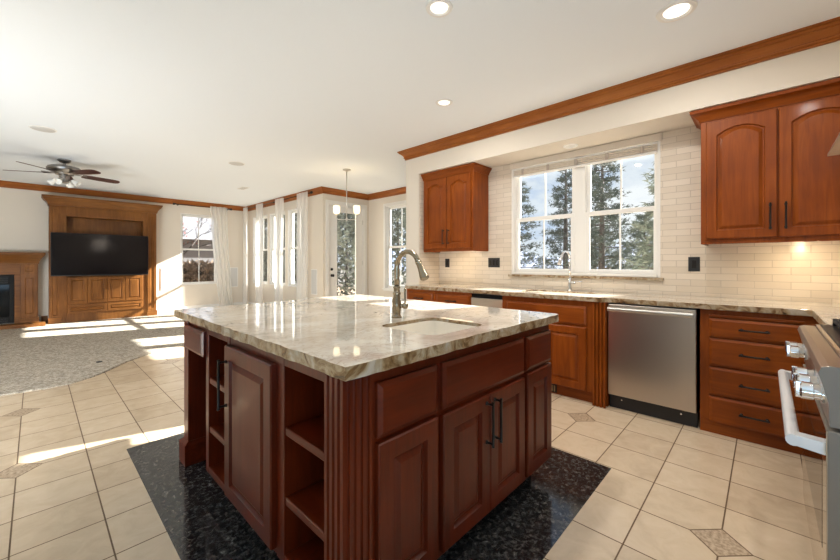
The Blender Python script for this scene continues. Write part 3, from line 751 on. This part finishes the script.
# sockets and switches
def plate(name, label, y, z, wd, ht, n, cat):
    r = thing(name, label, cat, (XS, y, z))
    MB().box(XS - .007, XS - .0005, y - wd / 2, y + wd / 2, z - ht / 2, z + ht / 2).build('plate', M['black'], r, bevel=.002)
    for k in range(n):
        yk = y + (k - (n - 1) / 2) * .046
        MB().box(XS - .011, XS - .0072, yk - .016, yk + .016, z - .034, z + .034).build('insert', M['bronze'], r, bevel=.0015)
plate('wall_socket', 'black wall socket right of the kitchen window above the dishwasher', .452, 1.19, .082, .125, 1, 'socket')
plate('wall_socket', 'small black wall socket beneath the left wall cabinet', 3.20, 1.20, .075, .12, 1, 'socket')
plate('switch_plate', 'wide black switch plate left of the kitchen window', 2.455, 1.205, .165, .118, 3, 'switch')
# folded shade at the head of the sink window
bl = thing('window_shade', 'cream fabric shade folded up at the top of the kitchen window', 'blind', (XS + .03, 1.457, 2.2))
MB().box(XS + .004, XS + .055, SW[0] + .028, SW[1] - .028, 2.300, 2.316).build('headrail', M['white'], bl, bevel=.003)
MB().box(XS - .016, XS - .001, SW[0] - .012, SW[1] + .012, 2.318, 2.386).build('valance', M['blind'], bl, bevel=.003)
mb = MB(); rings = []
zz = [2.2995, 2.29, 2.28, 2.27, 2.26, 2.25, 2.24, 2.236]; xx = [.012, .004, .013, .004, .013, .004, .012, .02]
prof = [(XS + x, z) for x, z in zip(xx, zz)] + [(XS + .045, 2.236), (XS + .045, 2.2995)]
mb.loops([[(x, SW[0] + .028, z) for x, z in prof], [(x, SW[1] - .028, z) for x, z in prof]]); mb.build('fabric', M['blind'], bl)
for k in range(5):
    y = SW[0] + .15 + k * .305
    MB().box(XS - .0005, XS + .0035, y - .014, y + .014, 2.236, 2.2995).build('tape', M['tape'], bl)
MB().box(XS + .008, XS + .05, SW[0] + .028, SW[1] - .028, 2.218, 2.2355).build('bottom_rail', M['white'], bl, bevel=.003)

# ------------------------------------------------------------------ range and hood
rx0, rx1 = 1.555, 2.505; ry = -.137
rg = thing('range', 'stainless steel range with pale handle beside the corner worktop', 'range', ((rx0 + rx1) / 2, -.49, 0))
MB().box(rx0, rx1, -.84, ry - .0295, .10, .905).build('body', M['range_side'], rg, bevel=.003)
for x in (rx0 + .06, rx1 - .06):
    for y in (-.78, -.24): MB().lathe((x, y, 0), [(.022, 0), (.022, .02), (.016, .03), (.016, .0995)], 12).build('foot', M['steel'], rg)
# control panel with rounded top
pr = [(ry - .029, .735), (ry + .006, .735), (ry + .008, .80), (ry + .022, .862), (ry + .028, .882), (ry + .022, .900), (ry + .006, .906), (ry - .029, .906)]
MB().loops([[(rx0, y, z) for y, z in pr], [(rx1, y, z) for y, z in pr]]).build('control_panel', M['steel'], rg, bevel=.002)
for x0, x1 in ((rx0 - .004, rx0 - .0003), (rx1 + .0003, rx1 + .004)): MB().loops([[(x0, y, z) for y, z in pr], [(x1, y, z) for y, z in pr]]).build('end_cap', M['range_side'], rg)
for x in (1.625, 1.735, 1.845, 2.30, 2.415):
    kb = MB().lathe((x, ry + .012, .81), [(.030, -.004), (.030, .004), (.022, .006), (.022, .02), (.026, .022), (.026, .046), (.022, .05)], 20, axis='y').build('knob', M['chrome'], rg, smooth='auto')
    MB().box(x - .006, x + .006, ry + .055, ry + .072, .786, .836).build('grip', M['chrome'], kb, bevel=.003)
dd = MB().box(rx0, rx1, ry - .029, ry + .0095, .225, .722).build('oven_door', M['range_side'], rg, bevel=.003)
MB().box(rx0 + .002, rx1 - .002, ry + .0097, ry + .0123, .227, .72).build('door_skin', M['steel_polish'], dd)
MB().box(rx0 + .10, rx1 - .10, ry + .0124, ry + .0128, .33, .60).build('door_glass', M['black_glass'], dd)
mb = MB(); hy = ry + .078; hz = .668
mb.tube([(rx0 + .012, hy, hz), (rx1 - .012, hy, hz)], .017, 16)
for x in (rx0 + .016, rx1 - .054): mb.hexa([(x, ry + .0125, hz - .024), (x + .038, ry + .0125, hz - .024), (x + .038, hy, hz - .0155), (x, hy, hz - .0155), (x, ry + .0125, hz + .012), (x + .038, ry + .0125, hz + .012), (x + .038, hy, hz + .0155), (x, hy, hz + .0155)])
mb.build('handle', M['handle_white'], dd, smooth='auto')
MB().box(rx0, rx1, ry - .029, ry + .010, .105, .215).build('drawer', M['steel_polish'], rg, bevel=.004)
MB().box(rx0 + .005, rx1 - .005, -.835, ry - .045, .9055, .918).build('cooktop', M['black'], rg, bevel=.003)
MB().box(rx0 + .004, rx1 - .004, ry - .044, ry - .030, .9062, .915).build('front_rim', M['steel_polish'], rg, bevel=.002)
for k in range(3):
    mb = MB(); x0 = rx0 + .03 + k * .297; x1 = x0 + .29; y0, y1 = -.80, ry - .08
    for a in (x0, (x0 + x1) / 2 - .008, x1 - .016): mb.box(a, a + .016, y0, y1, .932, .95)
    for b in (y0, (y0 + y1) / 2 - .008, y1 - .016): mb.box(x0, x1, b, b + .016, .934, .948)
    for a in (x0, x1 - .016):
        for b in (y0, y1 - .016): mb.box(a, a + .016, b, b + .016, .9185, .934)
    mb.build('grate', M['matte_black'], rg, bevel=.002)
hd = thing('range_hood', 'tapered steel range hood at the right edge of the picture', 'hood', (2.03, -.5, 1.69))
bx0, bx1, by0, by1 = 1.555, 2.505, -.848, -.205
MB().loops([[(bx0, by0, 1.69), (bx1, by0, 1.69), (bx1, by1, 1.69), (bx0, by1, 1.69)], [(bx0, by0, 1.70), (bx1, by0, 1.70), (bx1, by1, 1.70), (bx0, by1, 1.70)], [(1.86, by0, 2.20), (2.20, by0, 2.20), (2.20, -.60, 2.20), (1.86, -.60, 2.20)]]).build('canopy', M['steel'], hd)
MB().box(1.88, 2.18, by0, -.61, 2.2005, CZ - .001).build('chimney', M['steel'], hd)
MB().box(bx0 + .05, bx1 - .05, by0 + .05, by1 - .05, 1.684, 1.6898).build('filter', M['bronze'], hd)

# ------------------------------------------------------------------ recessed ceiling lights and other ceiling fittings
def can(loc, label, r=.081, power=10, on=True, col=(1, .95, .88)):
    g = 'recessed ceiling lights'
    t = thing('recessed_light', label, 'light', loc, g); x, y, z = loc
    MB().lathe(loc, [(r * .64, -.0012), (r * .66, -.004), (r * .76, -.011), (r * .96, -.008), (r, -.0005), (r * .64, -.0005)], 32, caps=False).build('trim_ring', M['white_plastic'], t, smooth='auto')
    MB().lathe(loc, [(r * .64, -.0006), (r * .63, -.003), (.001, -.0035)], 28, caps=True).build('lens', M['lamp'] if on else M['frost'], t, smooth='auto')
    if power:
        d = bpy.data.lights.new('recessed_lamp', 'AREA'); d.shape = 'DISK'; d.size = r * 1.3; d.energy = power; d.color = col
        o = bpy.data.objects.new('recessed_lamp', d); C.objects.link(o); o.location = (x, y, z - .016)
    return t
can((1.665, 1.42, CZ), 'round recessed ceiling light above the island, at the top edge of the picture', power=13)
can((2.675, .395, CZ), 'large recessed ceiling light above the dishwasher aisle', r=.105, power=12)
can((2.68, 2.225, CZ), 'small recessed ceiling light farthest from the range, near the nook', power=11)
can((1.95, -.30, CZ), 'added recessed ceiling light, out of view near the range hood', power=9)  # unseen fitting, added to brighten drawers, dishwasher and floor at the right
can((3.74, 1.44, SOF), 'recessed light in the soffit above the kitchen window', r=.07, power=0, on=False)
def grille(loc, label, name='ceiling_speaker', r=.115):
    t = thing(name, label, 'speaker', loc, 'round ceiling speakers')
    MB().lathe(loc, [(r, -.0005), (r, -.005), (r * .93, -.008), (r * .90, -.007)], 32).build('rim', M['white_plastic'], t, smooth='auto')
    MB().lathe(loc, [(r * .89, -.0075), (r * .85, -.010), (.001, -.012)], 32).build('mesh_cover', M['speaker'], t, smooth='auto')
grille((.063, 5.98, CZ), 'round ceiling speaker left, between the fan and the camera')
grille((2.13, 5.90, CZ), 'round ceiling speaker in the middle of the living room ceiling')
cv = thing('ceiling_vent', 'small white slotted vent on the ceiling near the curtains', 'vent', (2.93, 7.75, CZ))
MB().box(2.86, 3.00, 7.60, 7.90, CZ - .006, CZ - .0005).build('frame', M['white_plastic'], cv, bevel=.002)
for k in range(5): MB().box(2.875 + k * .022, 2.889 + k * .022, 7.615, 7.885, CZ - .008, CZ - .0062).build('slat', M['speaker'], cv)
# in-wall speakers
def wall_speaker(label, axis, a0, a1, z0, z1, p):
    if axis == 'y':
        t = thing('wall_speaker', label, 'speaker', ((a0 + a1) / 2, p, z0), 'in-wall speakers')
        MB().box(a0, a1, p - .008, p - .0005, z0, z1).build('frame', M['white_plastic'], t, bevel=.003)
        MB().box(a0 + .014, a1 - .014, p - .011, p - .0082, z0 + .014, z1 - .014).build('mesh_cover', M['speaker'], t)
    else:
        t = thing('wall_speaker', label, 'speaker', (p, (a0 + a1) / 2, z0), 'in-wall speakers')
        MB().box(p - .008, p - .0005, a0, a1, z0, z1).build('frame', M['white_plastic'], t, bevel=.003)
        MB().box(p - .011, p - .0082, a0 + .014, a1 - .014, z0 + .014, z1 - .014).build('mesh_cover', M['speaker'], t)
wall_speaker('white wall speaker between the television cabinet and the window', 'y', 2.03, 2.225, .545, 1.085, YA)
wall_speaker('grey wall speaker in the far corner between two curtains', 'y', 3.57, 3.77, .56, 1.08, YA)
wall_speaker('grey wall speaker at the outer corner, left of the patio door', 'x', 6.74, 6.97, .54, 1.07, XB)

# ------------------------------------------------------------------ pendant
pn = thing('chandelier', 'slim nickel chandelier with glowing shades hanging before the patio door', 'chandelier', (3.51, 4.98, CZ))
px, py = 3.51, 4.98
MB().lathe((px, py, CZ), [(.065, -.0005), (.065, -.012), (.045, -.022), (.010, -.03)], 24).build('canopy', M['silver'], pn, smooth='auto')
MB().tube([(px, py, CZ - .02), (px, py, 2.3), (px, py, 1.93)], .007, 10).build('stem', M['silver'], pn, smooth=True)
MB().lathe((px, py, 1.885), [(.004, 0), (.014, .012), (.020, .03), (.014, .05), (.008, .06)], 16).build('hub', M['silver'], pn, smooth='auto')
for a in (-46.5, 133.5):
    v = Vector((math.cos(math.radians(a)), math.sin(math.radians(a)), 0)); R_ = .165 if a != 43.5 else .165
    c0 = Vector((px, py, 1.915))
    arm = MB().tube([c0, c0 + v * .06 + Vector((0, 0, -.008)), c0 + v * (R_ - .02), c0 + v * R_ + Vector((0, 0, .02)), c0 + v * R_ + Vector((0, 0, .085))], .006, 8).build('arm', M['silver'], pn, smooth=True)
    s0 = c0 + v * R_ + Vector((0, 0, .085))
    MB().lathe(s0, [(.012, 0), (.034, .008), (.048, .02), (.052, .06), (.053, .135), (.050, .135), (.048, .06), (.044, .024), (.012, .014)], 20).build('shade', M['shade_glow'], arm, smooth='auto')
    pl = bpy.data.lights.new('chandelier_lamp', 'POINT'); pl.energy = 2.0; pl.color = (1, .85, .6); pl.shadow_soft_size = .02
    po = bpy.data.objects.new('chandelier_lamp', pl); C.objects.link(po); po.location = s0 + Vector((0, 0, .10))

# ------------------------------------------------------------------ ceiling fan
fx, fy = .30, 7.55
fn = thing('ceiling_fan', 'ceiling fan with dark red blades and small spot lights in the living room', 'ceiling fan', (fx, fy, CZ))
MB().lathe((fx, fy, CZ), [(.075, -.0005), (.075, -.02), (.05, -.045), (.018, -.055)], 24).build('canopy', M['pewter'], fn, smooth='auto')
MB().lathe((fx, fy, CZ), [(.016, -.05), (.016, -.10)], 12).build('downrod', M['pewter'], fn)
MB().lathe((fx, fy, CZ), [(.04, -.085), (.12, -.095), (.18, -.115), (.195, -.14), (.19, -.165), (.15, -.19), (.11, -.205), (.10, -.225), (.06, -.235)], 28).build('motor_housing', M['pewter'], fn, smooth='auto')
MB().lathe((fx, fy, CZ), [(.055, -.23), (.06, -.25), (.05, -.30), (.055, -.33), (.04, -.345), (.015, -.35)], 20).build('light_kit', M['pewter'], fn, smooth='auto')
rgt = Vector((.688, -.7258, 0)); fwd = Vector((.7258, .688, 0))
for k in range(5):
    a = math.radians(58 + 72 * k); v = rgt * math.cos(a) + fwd * math.sin(a); s = Vector((-v.y, v.x, 0)); zc = CZ - .205; o = Vector((fx, fy, zc))
    tl = .10
    rings = []
    for (d, wd) in ((.20, .045), (.24, .058), (.40, .066), (.56, .068), (.625, .060), (.655, .040), (.665, .015)):
        dz = -.02 * d
        rings.append([o + v * d + s * (sx * wd) + Vector((0, 0, -sx * wd * .22 + dz + h)) for sx, h in ((-1, 0), (1, 0), (1, .007), (-1, .007))])
    b = MB().loops(rings).build('blade', M['blade'], fn)
    br = MB().hexa([o + v * .09 + s * -.02 + Vector((0, 0, .0)), o + v * .25 + s * -.035 + Vector((0, 0, -.006)), o + v * .25 + s * .035 + Vector((0, 0, .006)), o + v * .09 + s * .02 + Vector((0, 0, 0)),
                    o + v * .09 + s * -.02 + Vector((0, 0, .012)), o + v * .25 + s * -.035 + Vector((0, 0, .002)), o + v * .25 + s * .035 + Vector((0, 0, .016)), o + v * .09 + s * .02 + Vector((0, 0, .012))]).build('blade_bracket', M['pewter'], b)
for k in range(4):
    a = math.radians(20 + 90 * k); v = rgt * math.cos(a) + fwd * math.sin(a); o = Vector((fx, fy, CZ - .30)) + v * .05
    d = (v + Vector((0, 0, -.75))).normalized(); e = o + v * .05 + Vector((0, 0, -.005))
    am = MB().tube([o, o + v * .03, e], .009, 8).build('lamp_arm', M['pewter'], fn, smooth=True)
    MB().lathe_dir(e - d * .01, d, [(.018, 0), (.024, .01), (.030, .04), (.045, .085), (.047, .09), (.040, .088), (.026, .045)], 16).build('lamp_shade', M['frost'], am, smooth='auto')

# ------------------------------------------------------------------ television cabinet
YT = 10.08; ox, oy, oz = M['oak_x'], M['oak_y'], M['oak_z']
tvc = thing('media_cabinet', 'tall stained oak television cabinet with cornice against the far wall', 'cabinet', (1.04, 10.2, 0))
cx0, cx1 = .185, 1.905; nx0, nx1 = .432, 1.660
mb = MB().box(cx0, cx1, YA - .03, YA - .002, 0, 2.33)
mb.box(cx0, nx0, YT + .012, YA - .03, 0, 2.33).box(nx1, cx1, YT + .012, YA - .03, 0, 2.33)
mb.box(nx0, nx1, YT + .012, YA - .03, 2.13, 2.33).box(nx0, nx1, YT + .012, YA - .03, 0, .93)
mb.build('carcass', oz, tvc, bevel=.003)
for x0 in (cx0, cx1 - .165):
    front(tvc, 'pilaster', (x0 + .002, YT + .012, .13), UX, NF, .16, 2.17, oz, kind='recess', t=.02, stile=.045)
    MB().box(x0 - .012, x0 + .178, YT - .022, YT + .011, 0, .129).build('plinth', ox, tvc, bevel=.004)
MB().box(cx0 - .015, cx1 + .015, YT - .014, YA - .002, 2.3305, 2.345).build('frieze', ox, tvc)
prof = [(0, 2.345), (.016, 2.345), (.020, 2.365), (.030, 2.385), (.055, 2.42), (.080, 2.445), (.086, 2.47), (.098, 2.475), (.10, 2.51), (0, 2.51)]
P = [Vector((cx1, YA - .002, 0)), Vector((cx1, YT, 0)), Vector((cx0, YT, 0)), Vector((cx0, YA - .002, 0))]
nn = [Vector((1, 0, 0)), Vector((1, -1, 0)), Vector((-1, -1, 0)), Vector((-1, 0, 0))]
MB().loops([[p + n * o + Vector((0, 0, z)) for o, z in prof] for p, n in zip(P, nn)]).build('cornice', ox, tvc, smooth='auto')
dw_ = (nx1 - nx0 - .012) / 4
for k in range(4): front(tvc, 'door', (nx0 + .006 + k * dw_ + .003, YT + .012, .385), UX, NF, dw_ - .006, .53, oz, t=.02, stile=.05)
for k in range(2): front(tvc, 'drawer', (nx0 + .009 + k * 2 * dw_, YT + .012, .185), UX, NF, 2 * dw_ - .006, .175, ox, t=.02, stile=.045)
# television on its mount
tv = thing('television', 'wide black flat television mounted in front of the oak cabinet', 'television', (.96, 9.93, .95))
MB().box(.205, 1.725, 9.905, 9.945, .945, 1.79).build('housing', M['black'], tv, bevel=.004)
MB().box(.212, 1.718, 9.9035, 9.9048, .962, 1.783).build('screen', M['tv'], tv)
mb = MB().box(.80, 1.12, 9.9455, 9.965, 1.2, 1.55); mb.box(.92, 1.00, 9.965, YA - .031, 1.33, 1.42); mb.build('mount', M['matte_black'], tv)

# ------------------------------------------------------------------ fireplace
fp = thing('fireplace_mantel', 'stained oak fireplace surround with mantel shelf at the left edge', 'fireplace', (-1.0, 10.2, 0))
YF = 10.12; fc = -1.0
mb = MB().box(fc - .75, fc + .75, YA - .03, YA - .002, .08, 1.19); mb.box(fc - .82, fc + .82, YF + .03, YA - .03, .985, 1.185)
mb.box(fc - .82, fc - .735, YF + .03, YA - .03, 0, .985).box(fc + .735, fc + .82, YF + .03, YA - .03, 0, .985)
mb.build('surround', ox, fp, bevel=.003)
for sx in (-1, 1):
    x0 = fc + .81 if sx > 0 else fc - 1.04
    lg = MB().box(x0, x0 + .23, YF + .012, YA - .002, .16, 1.185).build('leg', oz, fp, bevel=.003)
    MB().panel((x0 + .012, YF + .012, .19), UX, NF, .206, .78, t=.018, stile=.05, kind='recess').build('leg_panel', oz, lg)
    MB().panel((x0 + .012, YF + .012, .985), UX, NF, .206, .19, t=.018, stile=.05, kind='recess').build('leg_panel', oz, lg)
    MB().box(x0 - .01, x0 + .245, YF - .015, YA - .002, 0, .16).build('plinth', ox, lg, bevel=.004)
prof = [(0, 1.186), (.012, 1.186), (.016, 1.23), (.03, 1.25), (.055, 1.30), (.085, 1.335), (.09, 1.355), (.10, 1.36), (.10, 1.40), (0, 1.40)]
a0, a1 = fc - 1.04, fc + 1.04
P = [Vector((a1, YA - .002, 0)), Vector((a1, YF, 0)), Vector((a0, YF, 0)), Vector((a0, YA - .002, 0))]
MB().loops([[p + n * o + Vector((0, 0, z)) for o, z in prof] for p, n in zip(P, nn)]).build('mantel_shelf', ox, fp, smooth='auto')
fb = thing('firebox', 'black gas firebox with glass front inside the oak surround', 'fireplace', (fc, 10.25, .08))
mb = MB(); f0, f1 = fc - .733, fc + .733
mb.box(f0, f1, YA - .10, YA - .031, .085, .98).box(f0, f0 + .06, YF + .06, YA - .10, .085, .98).box(f1 - .06, f1, YF + .06, YA - .10, .085, .98).box(f0 + .06, f1 - .06, YF + .06, YA - .10, .80, .98).box(f0 + .06, f1 - .06, YF + .06, YA - .10, .085, .20)
mb.build('case', M['firebox'], fb, bevel=.003)
MB().box(f0 + .06, f1 - .06, YF + .075, YF + .08, .2005, .7995).build('glass_front', M['black_glass'], fb)
for z in (.83, .87, .91, .12, .16): MB().box(f0 + .08, f1 - .08, YF + .05, YF + .0598, z, z + .012).build('louvre', M['bronze'], fb)
single(MB().box(fc - 1.2, fc + 1.135, 9.86, YF - .0155, .014, .075), 'hearth', ox, 'low wooden hearth step in front of the fireplace', 'hearth', (fc, 9.98, .014), bevel=.006)
single(MB().box(.085, .172, YA - .02, YA - .001, .014, .155), 'wood_baseboard', ox, 'short wooden baseboard between fireplace and television cabinet', 'baseboard', (.13, YA - .01, .014), bevel=.003)

# ------------------------------------------------------------------ curtains and rods
def curtain(label, axis, p, a0, a1, b0, b1, z0, z1, folds, amp=.035, sag=0):
    """sheer panel hung from a0..a1 at the top and gathered to b0..b1 at the hem"""
    mb = MB(); nu, nv = folds * 14, 16; V = []
    ph = random.random() * 6
    for j in range(nv + 1):
        t = j / nv; z = z1 + (z0 - z1) * t; e = t ** 1.5
        l0, l1 = a0 + (b0 - a0) * e, a1 + (b1 - a1) * e; row = []
        for i in range(nu + 1):
            q = i / nu; a = l0 + (l1 - l0) * q; d = amp * (.75 + .35 * t) * math.sin(2 * math.pi * folds * q + ph + .5 * math.sin(3 * t + q * 4)) + .008 * math.sin(7 * q + 2 * t)
            row.append(mb.bm.verts.new((p + d, a, z) if axis == 'x' else (a, p + d, z)))
        V.append(row)
    for j in range(nv):
        for i in range(nu): mb.bm.faces.new((V[j][i], V[j][i + 1], V[j + 1][i + 1], V[j + 1][i]))
    loc = (p, (a0 + a1) / 2, z0) if axis == 'x' else ((a0 + a1) / 2, p, z0)
    return single(mb, 'curtain', M['sheer'], label, 'curtain', loc, 'sheer white curtains', smooth=True)
PB = XB - .10; PA = YA - .10; CB = PB - .055; CA = PA - .055
curtain('sheer white curtain beside the window on the television wall', 'y', CA, 3.05, 3.46, 3.27, 3.60, .05, 2.64, 4, .03)
curtain('sheer white curtain in the far corner, leftmost on the window wall', 'x', CB, 9.96, 10.22, 9.93, 10.20, .05, 2.68, 3, .03)
curtain('sheer white curtain between the farthest and the middle window', 'x', CB, 9.03, 9.38, 9.06, 9.40, .05, 2.68, 4, .03)
curtain('sheer white curtain between the middle and the nearest window', 'x', CB, 7.94, 8.34, 8.02, 8.36, .05, 2.68, 4, .03)
curtain('sheer white curtain at the outer corner next to the nook', 'x', CB, 6.86, 7.28, 6.90, 7.28, .05, 2.68, 4, .03)
def rod(label, axis, p, a0, a1, z, br, wallp):
    loc = (p, (a0 + a1) / 2, z) if axis == 'x' else ((a0 + a1) / 2, p, z)
    r = thing('curtain_rod', label, 'curtain rod', loc)
    at = (lambda a, q=p, zz=z: (q, a, zz)) if axis == 'x' else (lambda a, q=p, zz=z: (a, q, zz))
    MB().tube([at(a0), at(a1)], .009, 10).build('pole', M['bronze'], r, smooth=True)
    for a, s in ((a0, -1), (a1, 1)):
        MB().lathe_dir(at(a), Vector(at(a + s)) - Vector(at(a)), [(.010, 0), (.018, .005), (.018, .012), (.011, .016), (.026, .035), (.028, .05), (.02, .066), (.006, .074)], 14).build('finial', M['bronze'], r, smooth='auto')
    for a in br:
        mb = MB(); mb.tube([at(a, wallp - .0015), at(a, p)], .007, 8)
        q0 = at(a, wallp - .0015); mb.lathe_dir(q0, Vector(at(a, p)) - Vector(q0), [(.022, 0), (.022, .004), (.012, .010)], 12); mb.build('bracket', M['bronze'], r, smooth='auto')
rod('dark curtain rod above the window on the television wall', 'y', PA, 2.33, 3.52, 2.615, (2.38, 3.50), YA)
rod('long dark curtain rod above the three side windows', 'x', PB, 6.84, 10.20, 2.655, (6.90, 8.60), XB)

# ------------------------------------------------------------------ small thing on the carpet
fo = thing('carpet_object', 'small dark object lying on the grey carpet', 'outlet', (.62, 5.66, .014))
a = onp = (.53, 5.78)
MB().lathe((.53, 5.80, .014), [(.030, .0005), (.030, .006), (.022, .009), (.001, .009)], 20).build('plate', M['black'], fo, smooth='auto')

# ------------------------------------------------------------------ outdoors
struct(MB().box(-40, 120, -60, 120, -.8, -.45), 'ground', M['ground'])
def tri(mb, a, b, c): 
    mb.bm.faces.new([mb.bm.verts.new(p) for p in (a, b, c)])
def conifer(label, x, y, h, r, m, n=46, needles=70, z0=-.45, start=.12, droop=-.1, sz=1.0, group='evergreen trees outside the windows'):
    t = thing('pine_tree', label, 'tree', (x, y, z0), group)
    lean = random.uniform(-.15, .15)
    MB().tube([(x, y, z0), (x + lean * .5, y, z0 + h * .5), (x + lean, y, z0 + h)], [.022 * h, .015 * h, .004 * h], 8).build('trunk', M['bark'], t, smooth=True)
    fb_ = MB(); bb = MB()
    for k in range(n):
        q = start + (1 - start) * (k + random.random()) / n; zc = z0 + h * q; ln = r * (1 - q) ** .75 * random.uniform(.65, 1.1) + .15
        a = k * 2.4 + random.uniform(-.4, .4); v = Vector((math.cos(a), math.sin(a), random.uniform(.05, .35) + droop)).normalized(); o = Vector((x + lean * q, y, zc))
        e = o + v * ln; bb.tube([o, o + v * ln * .5 + Vector((0, 0, -.03)), e], [.02, .012, .005], 5)
        for i in range(int(needles * (.35 + ln / r))):
            u = random.uniform(.2, 1.05) ** .7; c0 = o + v * (ln * u) + Vector((random.gauss(0, .10), random.gauss(0, .10), random.gauss(0, .07))) * (.5 + ln * .6)
            d = (v + Vector((random.gauss(0, .7), random.gauss(0, .7), random.gauss(0, .6)))).normalized(); s = d.cross(Vector((random.random(), random.random(), random.random() + .2))).normalized()
            l = random.uniform(.09, .17) * sz; w_ = .014 * sz
            tri(fb_, c0 - s * w_, c0 + s * w_, c0 + d * l)
            tri(fb_, c0 - d * l * .3, c0 + s * w_ * 1.4 + d * l * .2, c0 + s * l * .6 + d * l * .5)
    bb.build('branches', M['bark'], t); fb_.build('foliage', m, t)
    return t
conifer('thin pine left in the view from the kitchen window', 10.6, 5.75, 4.2, .95, M['needles'], n=40, needles=62, sz=.9)
conifer('tall pine just left of the middle of the kitchen window', 13.2, 5.27, 5.4, .95, M['needles'], n=62, needles=90, sz=.9)
conifer('full tall pine behind the right half of the kitchen window', 9.6, 2.95, 4.5, .95, M['needles'], n=62, needles=95, sz=.85)
conifer('low round pine right of centre in the kitchen window', 14.2, 3.0, 3.3, 1.0, M['needles_pale'], n=50, needles=85)
conifer('grey green pine at the right edge of the kitchen window', 7.9, 1.22, 3.5, .85, M['needles_pale'], n=54, needles=90, sz=.9)
conifer('pale distant pine between two nearer pines in the kitchen window', 16.5, 5.3, 3.6, 1.3, M['needles_pale'], n=50, needles=80)
def bush(label, x, y, h, r, m, n=5200):
    t = thing('evergreen_shrub', label, 'shrub', (x, y, -.45), 'evergreen shrubs outside the windows')
    MB().tube([(x, y, -.45), (x + .05, y, -.45 + h * .5), (x, y, -.45 + h * .9)], [.06, .05, .015], 7).build('stem', M['bark'], t, smooth=True)
    mb = MB()
    for k in range(n):
        q = random.random() ** .8; a = random.random() * 6.283; rr = r * (1 - q ** 2.2) ** .5 * (.45 + .55 * random.random() ** .5) * (.85 + .15 * math.sin(5 * a + 9 * q))
        c0 = Vector((x + rr * math.cos(a), y + rr * math.sin(a), -.4 + h * q)); d = Vector((math.cos(a) + random.gauss(0, .6), math.sin(a) + random.gauss(0, .6), random.gauss(.3, .6))).normalized()
        sd_ = d.cross(Vector((random.random(), random.random(), random.random() + .2))).normalized(); l = random.uniform(.10, .20)
        tri(mb, c0 - sd_ * .03, c0 + sd_ * .03, c0 + d * l); tri(mb, c0, c0 + sd_ * l * .6, c0 + d * l * .7 + sd_ * .03)
    mb.build('foliage', m, t); return t
bush('broad evergreen shrub close behind the patio door glass', 7.15, 10.2, 3.6, .95, M['shrub'], 3600)
bush('dark evergreen shrub outside the nook window', 9.6, 10.3, 4.6, 1.1, M['shrub'], 3800)
bush('evergreen shrub outside the middle side window', 6.3, 13.3, 4.2, .75, M['shrub'], 3000)
bush('evergreen shrub outside the nearest side window', 6.15, 11.6, 4.2, .65, M['shrub'], 2600)
# distant blue hills
def ridge(name, pts, base, depth, m):
    mb = MB(); top = [Vector(p) for p in pts]
    rings = []
    for p in top:
        d = Vector((p.x, p.y, 0)).normalized()
        rings.append([Vector((p.x, p.y, 0)) - d * depth + Vector((0, 0, base)), p - d * depth * .35 + Vector((0, 0, -(p.z - base) * .45)), p, Vector((p.x, p.y, 0)) + d * depth * .6 + Vector((0, 0, base))])
    mb.loops(rings); return struct(mb, name, m)
rp_ = [(75 + 8 * math.sin(k * 1.7), -30 + k * 5.0, 4.2 + 1.6 * math.sin(k * .9) + 1.0 * math.sin(k * 2.3 + 1)) for k in range(24)]
ridge('hills', rp_, -.6, 30, M['hill'])
# neighbour's house and hedge behind the television wall window
nb = thing('neighbour_house', 'grey neighbouring house with shingle roof outside the far window', 'house', (6.5, 24, -.45))
MB().box(1.5, 10.5, 21.5, 27, -.45, 2.6).build('wall', M['siding'], nb)
MB().loops([[(1.0, 21.0, 2.4), (1.0, 24.2, 5.2), (1.0, 27.5, 2.4)], [(11, 21.0, 2.4), (11, 24.2, 5.2), (11, 27.5, 2.4)]]).build('roof', M['roof'], nb)
struct(MB().box(-4, 14, 12.3, 21.4, -.45, -.40), 'ground_soil', M['brush'])
hg = thing('hedge', 'brown winter hedge outside the far window', 'hedge', (3.7, 14.6, -.45))
mb = MB()
for k in range(9000):
    c0 = Vector((random.uniform(2.0, 5.4), random.uniform(14.2, 15.2), random.uniform(-.45, 1.12 + .12 * math.sin(k))))
    d = Vector((random.gauss(0, 1), random.gauss(0, 1), random.gauss(.3, 1))).normalized(); s = d.cross(Vector((.3, .7, .2))).normalized()
    tri(mb, c0 - s * .04, c0 + s * .04, c0 + d * .17)
mb.build('foliage', M['brush'], hg)
MB().box(2.0, 5.4, 14.5, 14.9, -.45, .95).build('branches', M['bark'], hg)
bt = thing('bare_tree', 'bare tree with a few dull red leaves outside the far window', 'tree', (2.75, 13.2, -.45))
mb = MB(); lf = MB()
def branch(o, d, l, r, k):
    e = o + d * l; mb.tube([o, o + d * l * .5 + Vector((random.gauss(0, .03), random.gauss(0, .03), .02)), e], [r, r * .8, r * .6], 5)
    if k == 0:
        for i in range(1 if random.random() < .35 else 0):
            c0 = e + Vector((random.gauss(0, .07), random.gauss(0, .07), random.gauss(0, .07))); tri(lf, c0, c0 + Vector((.05, .01, .02)), c0 + Vector((.02, .01, -.05)))
        return
    for i in range(3):
        dd_ = (d + Vector((random.gauss(0, .55), random.gauss(0, .55), random.gauss(.05, .4)))).normalized(); branch(o + d * l * random.uniform(.55, 1), dd_, l * .68, r * .62, k - 1)
branch(Vector((2.75, 13.2, -.45)), Vector((.05, 0, 1)), 1.5, .05, 5)
mb.build('branches', M['bark'], bt); lf.build('leaves', M['redleaf'], bt)
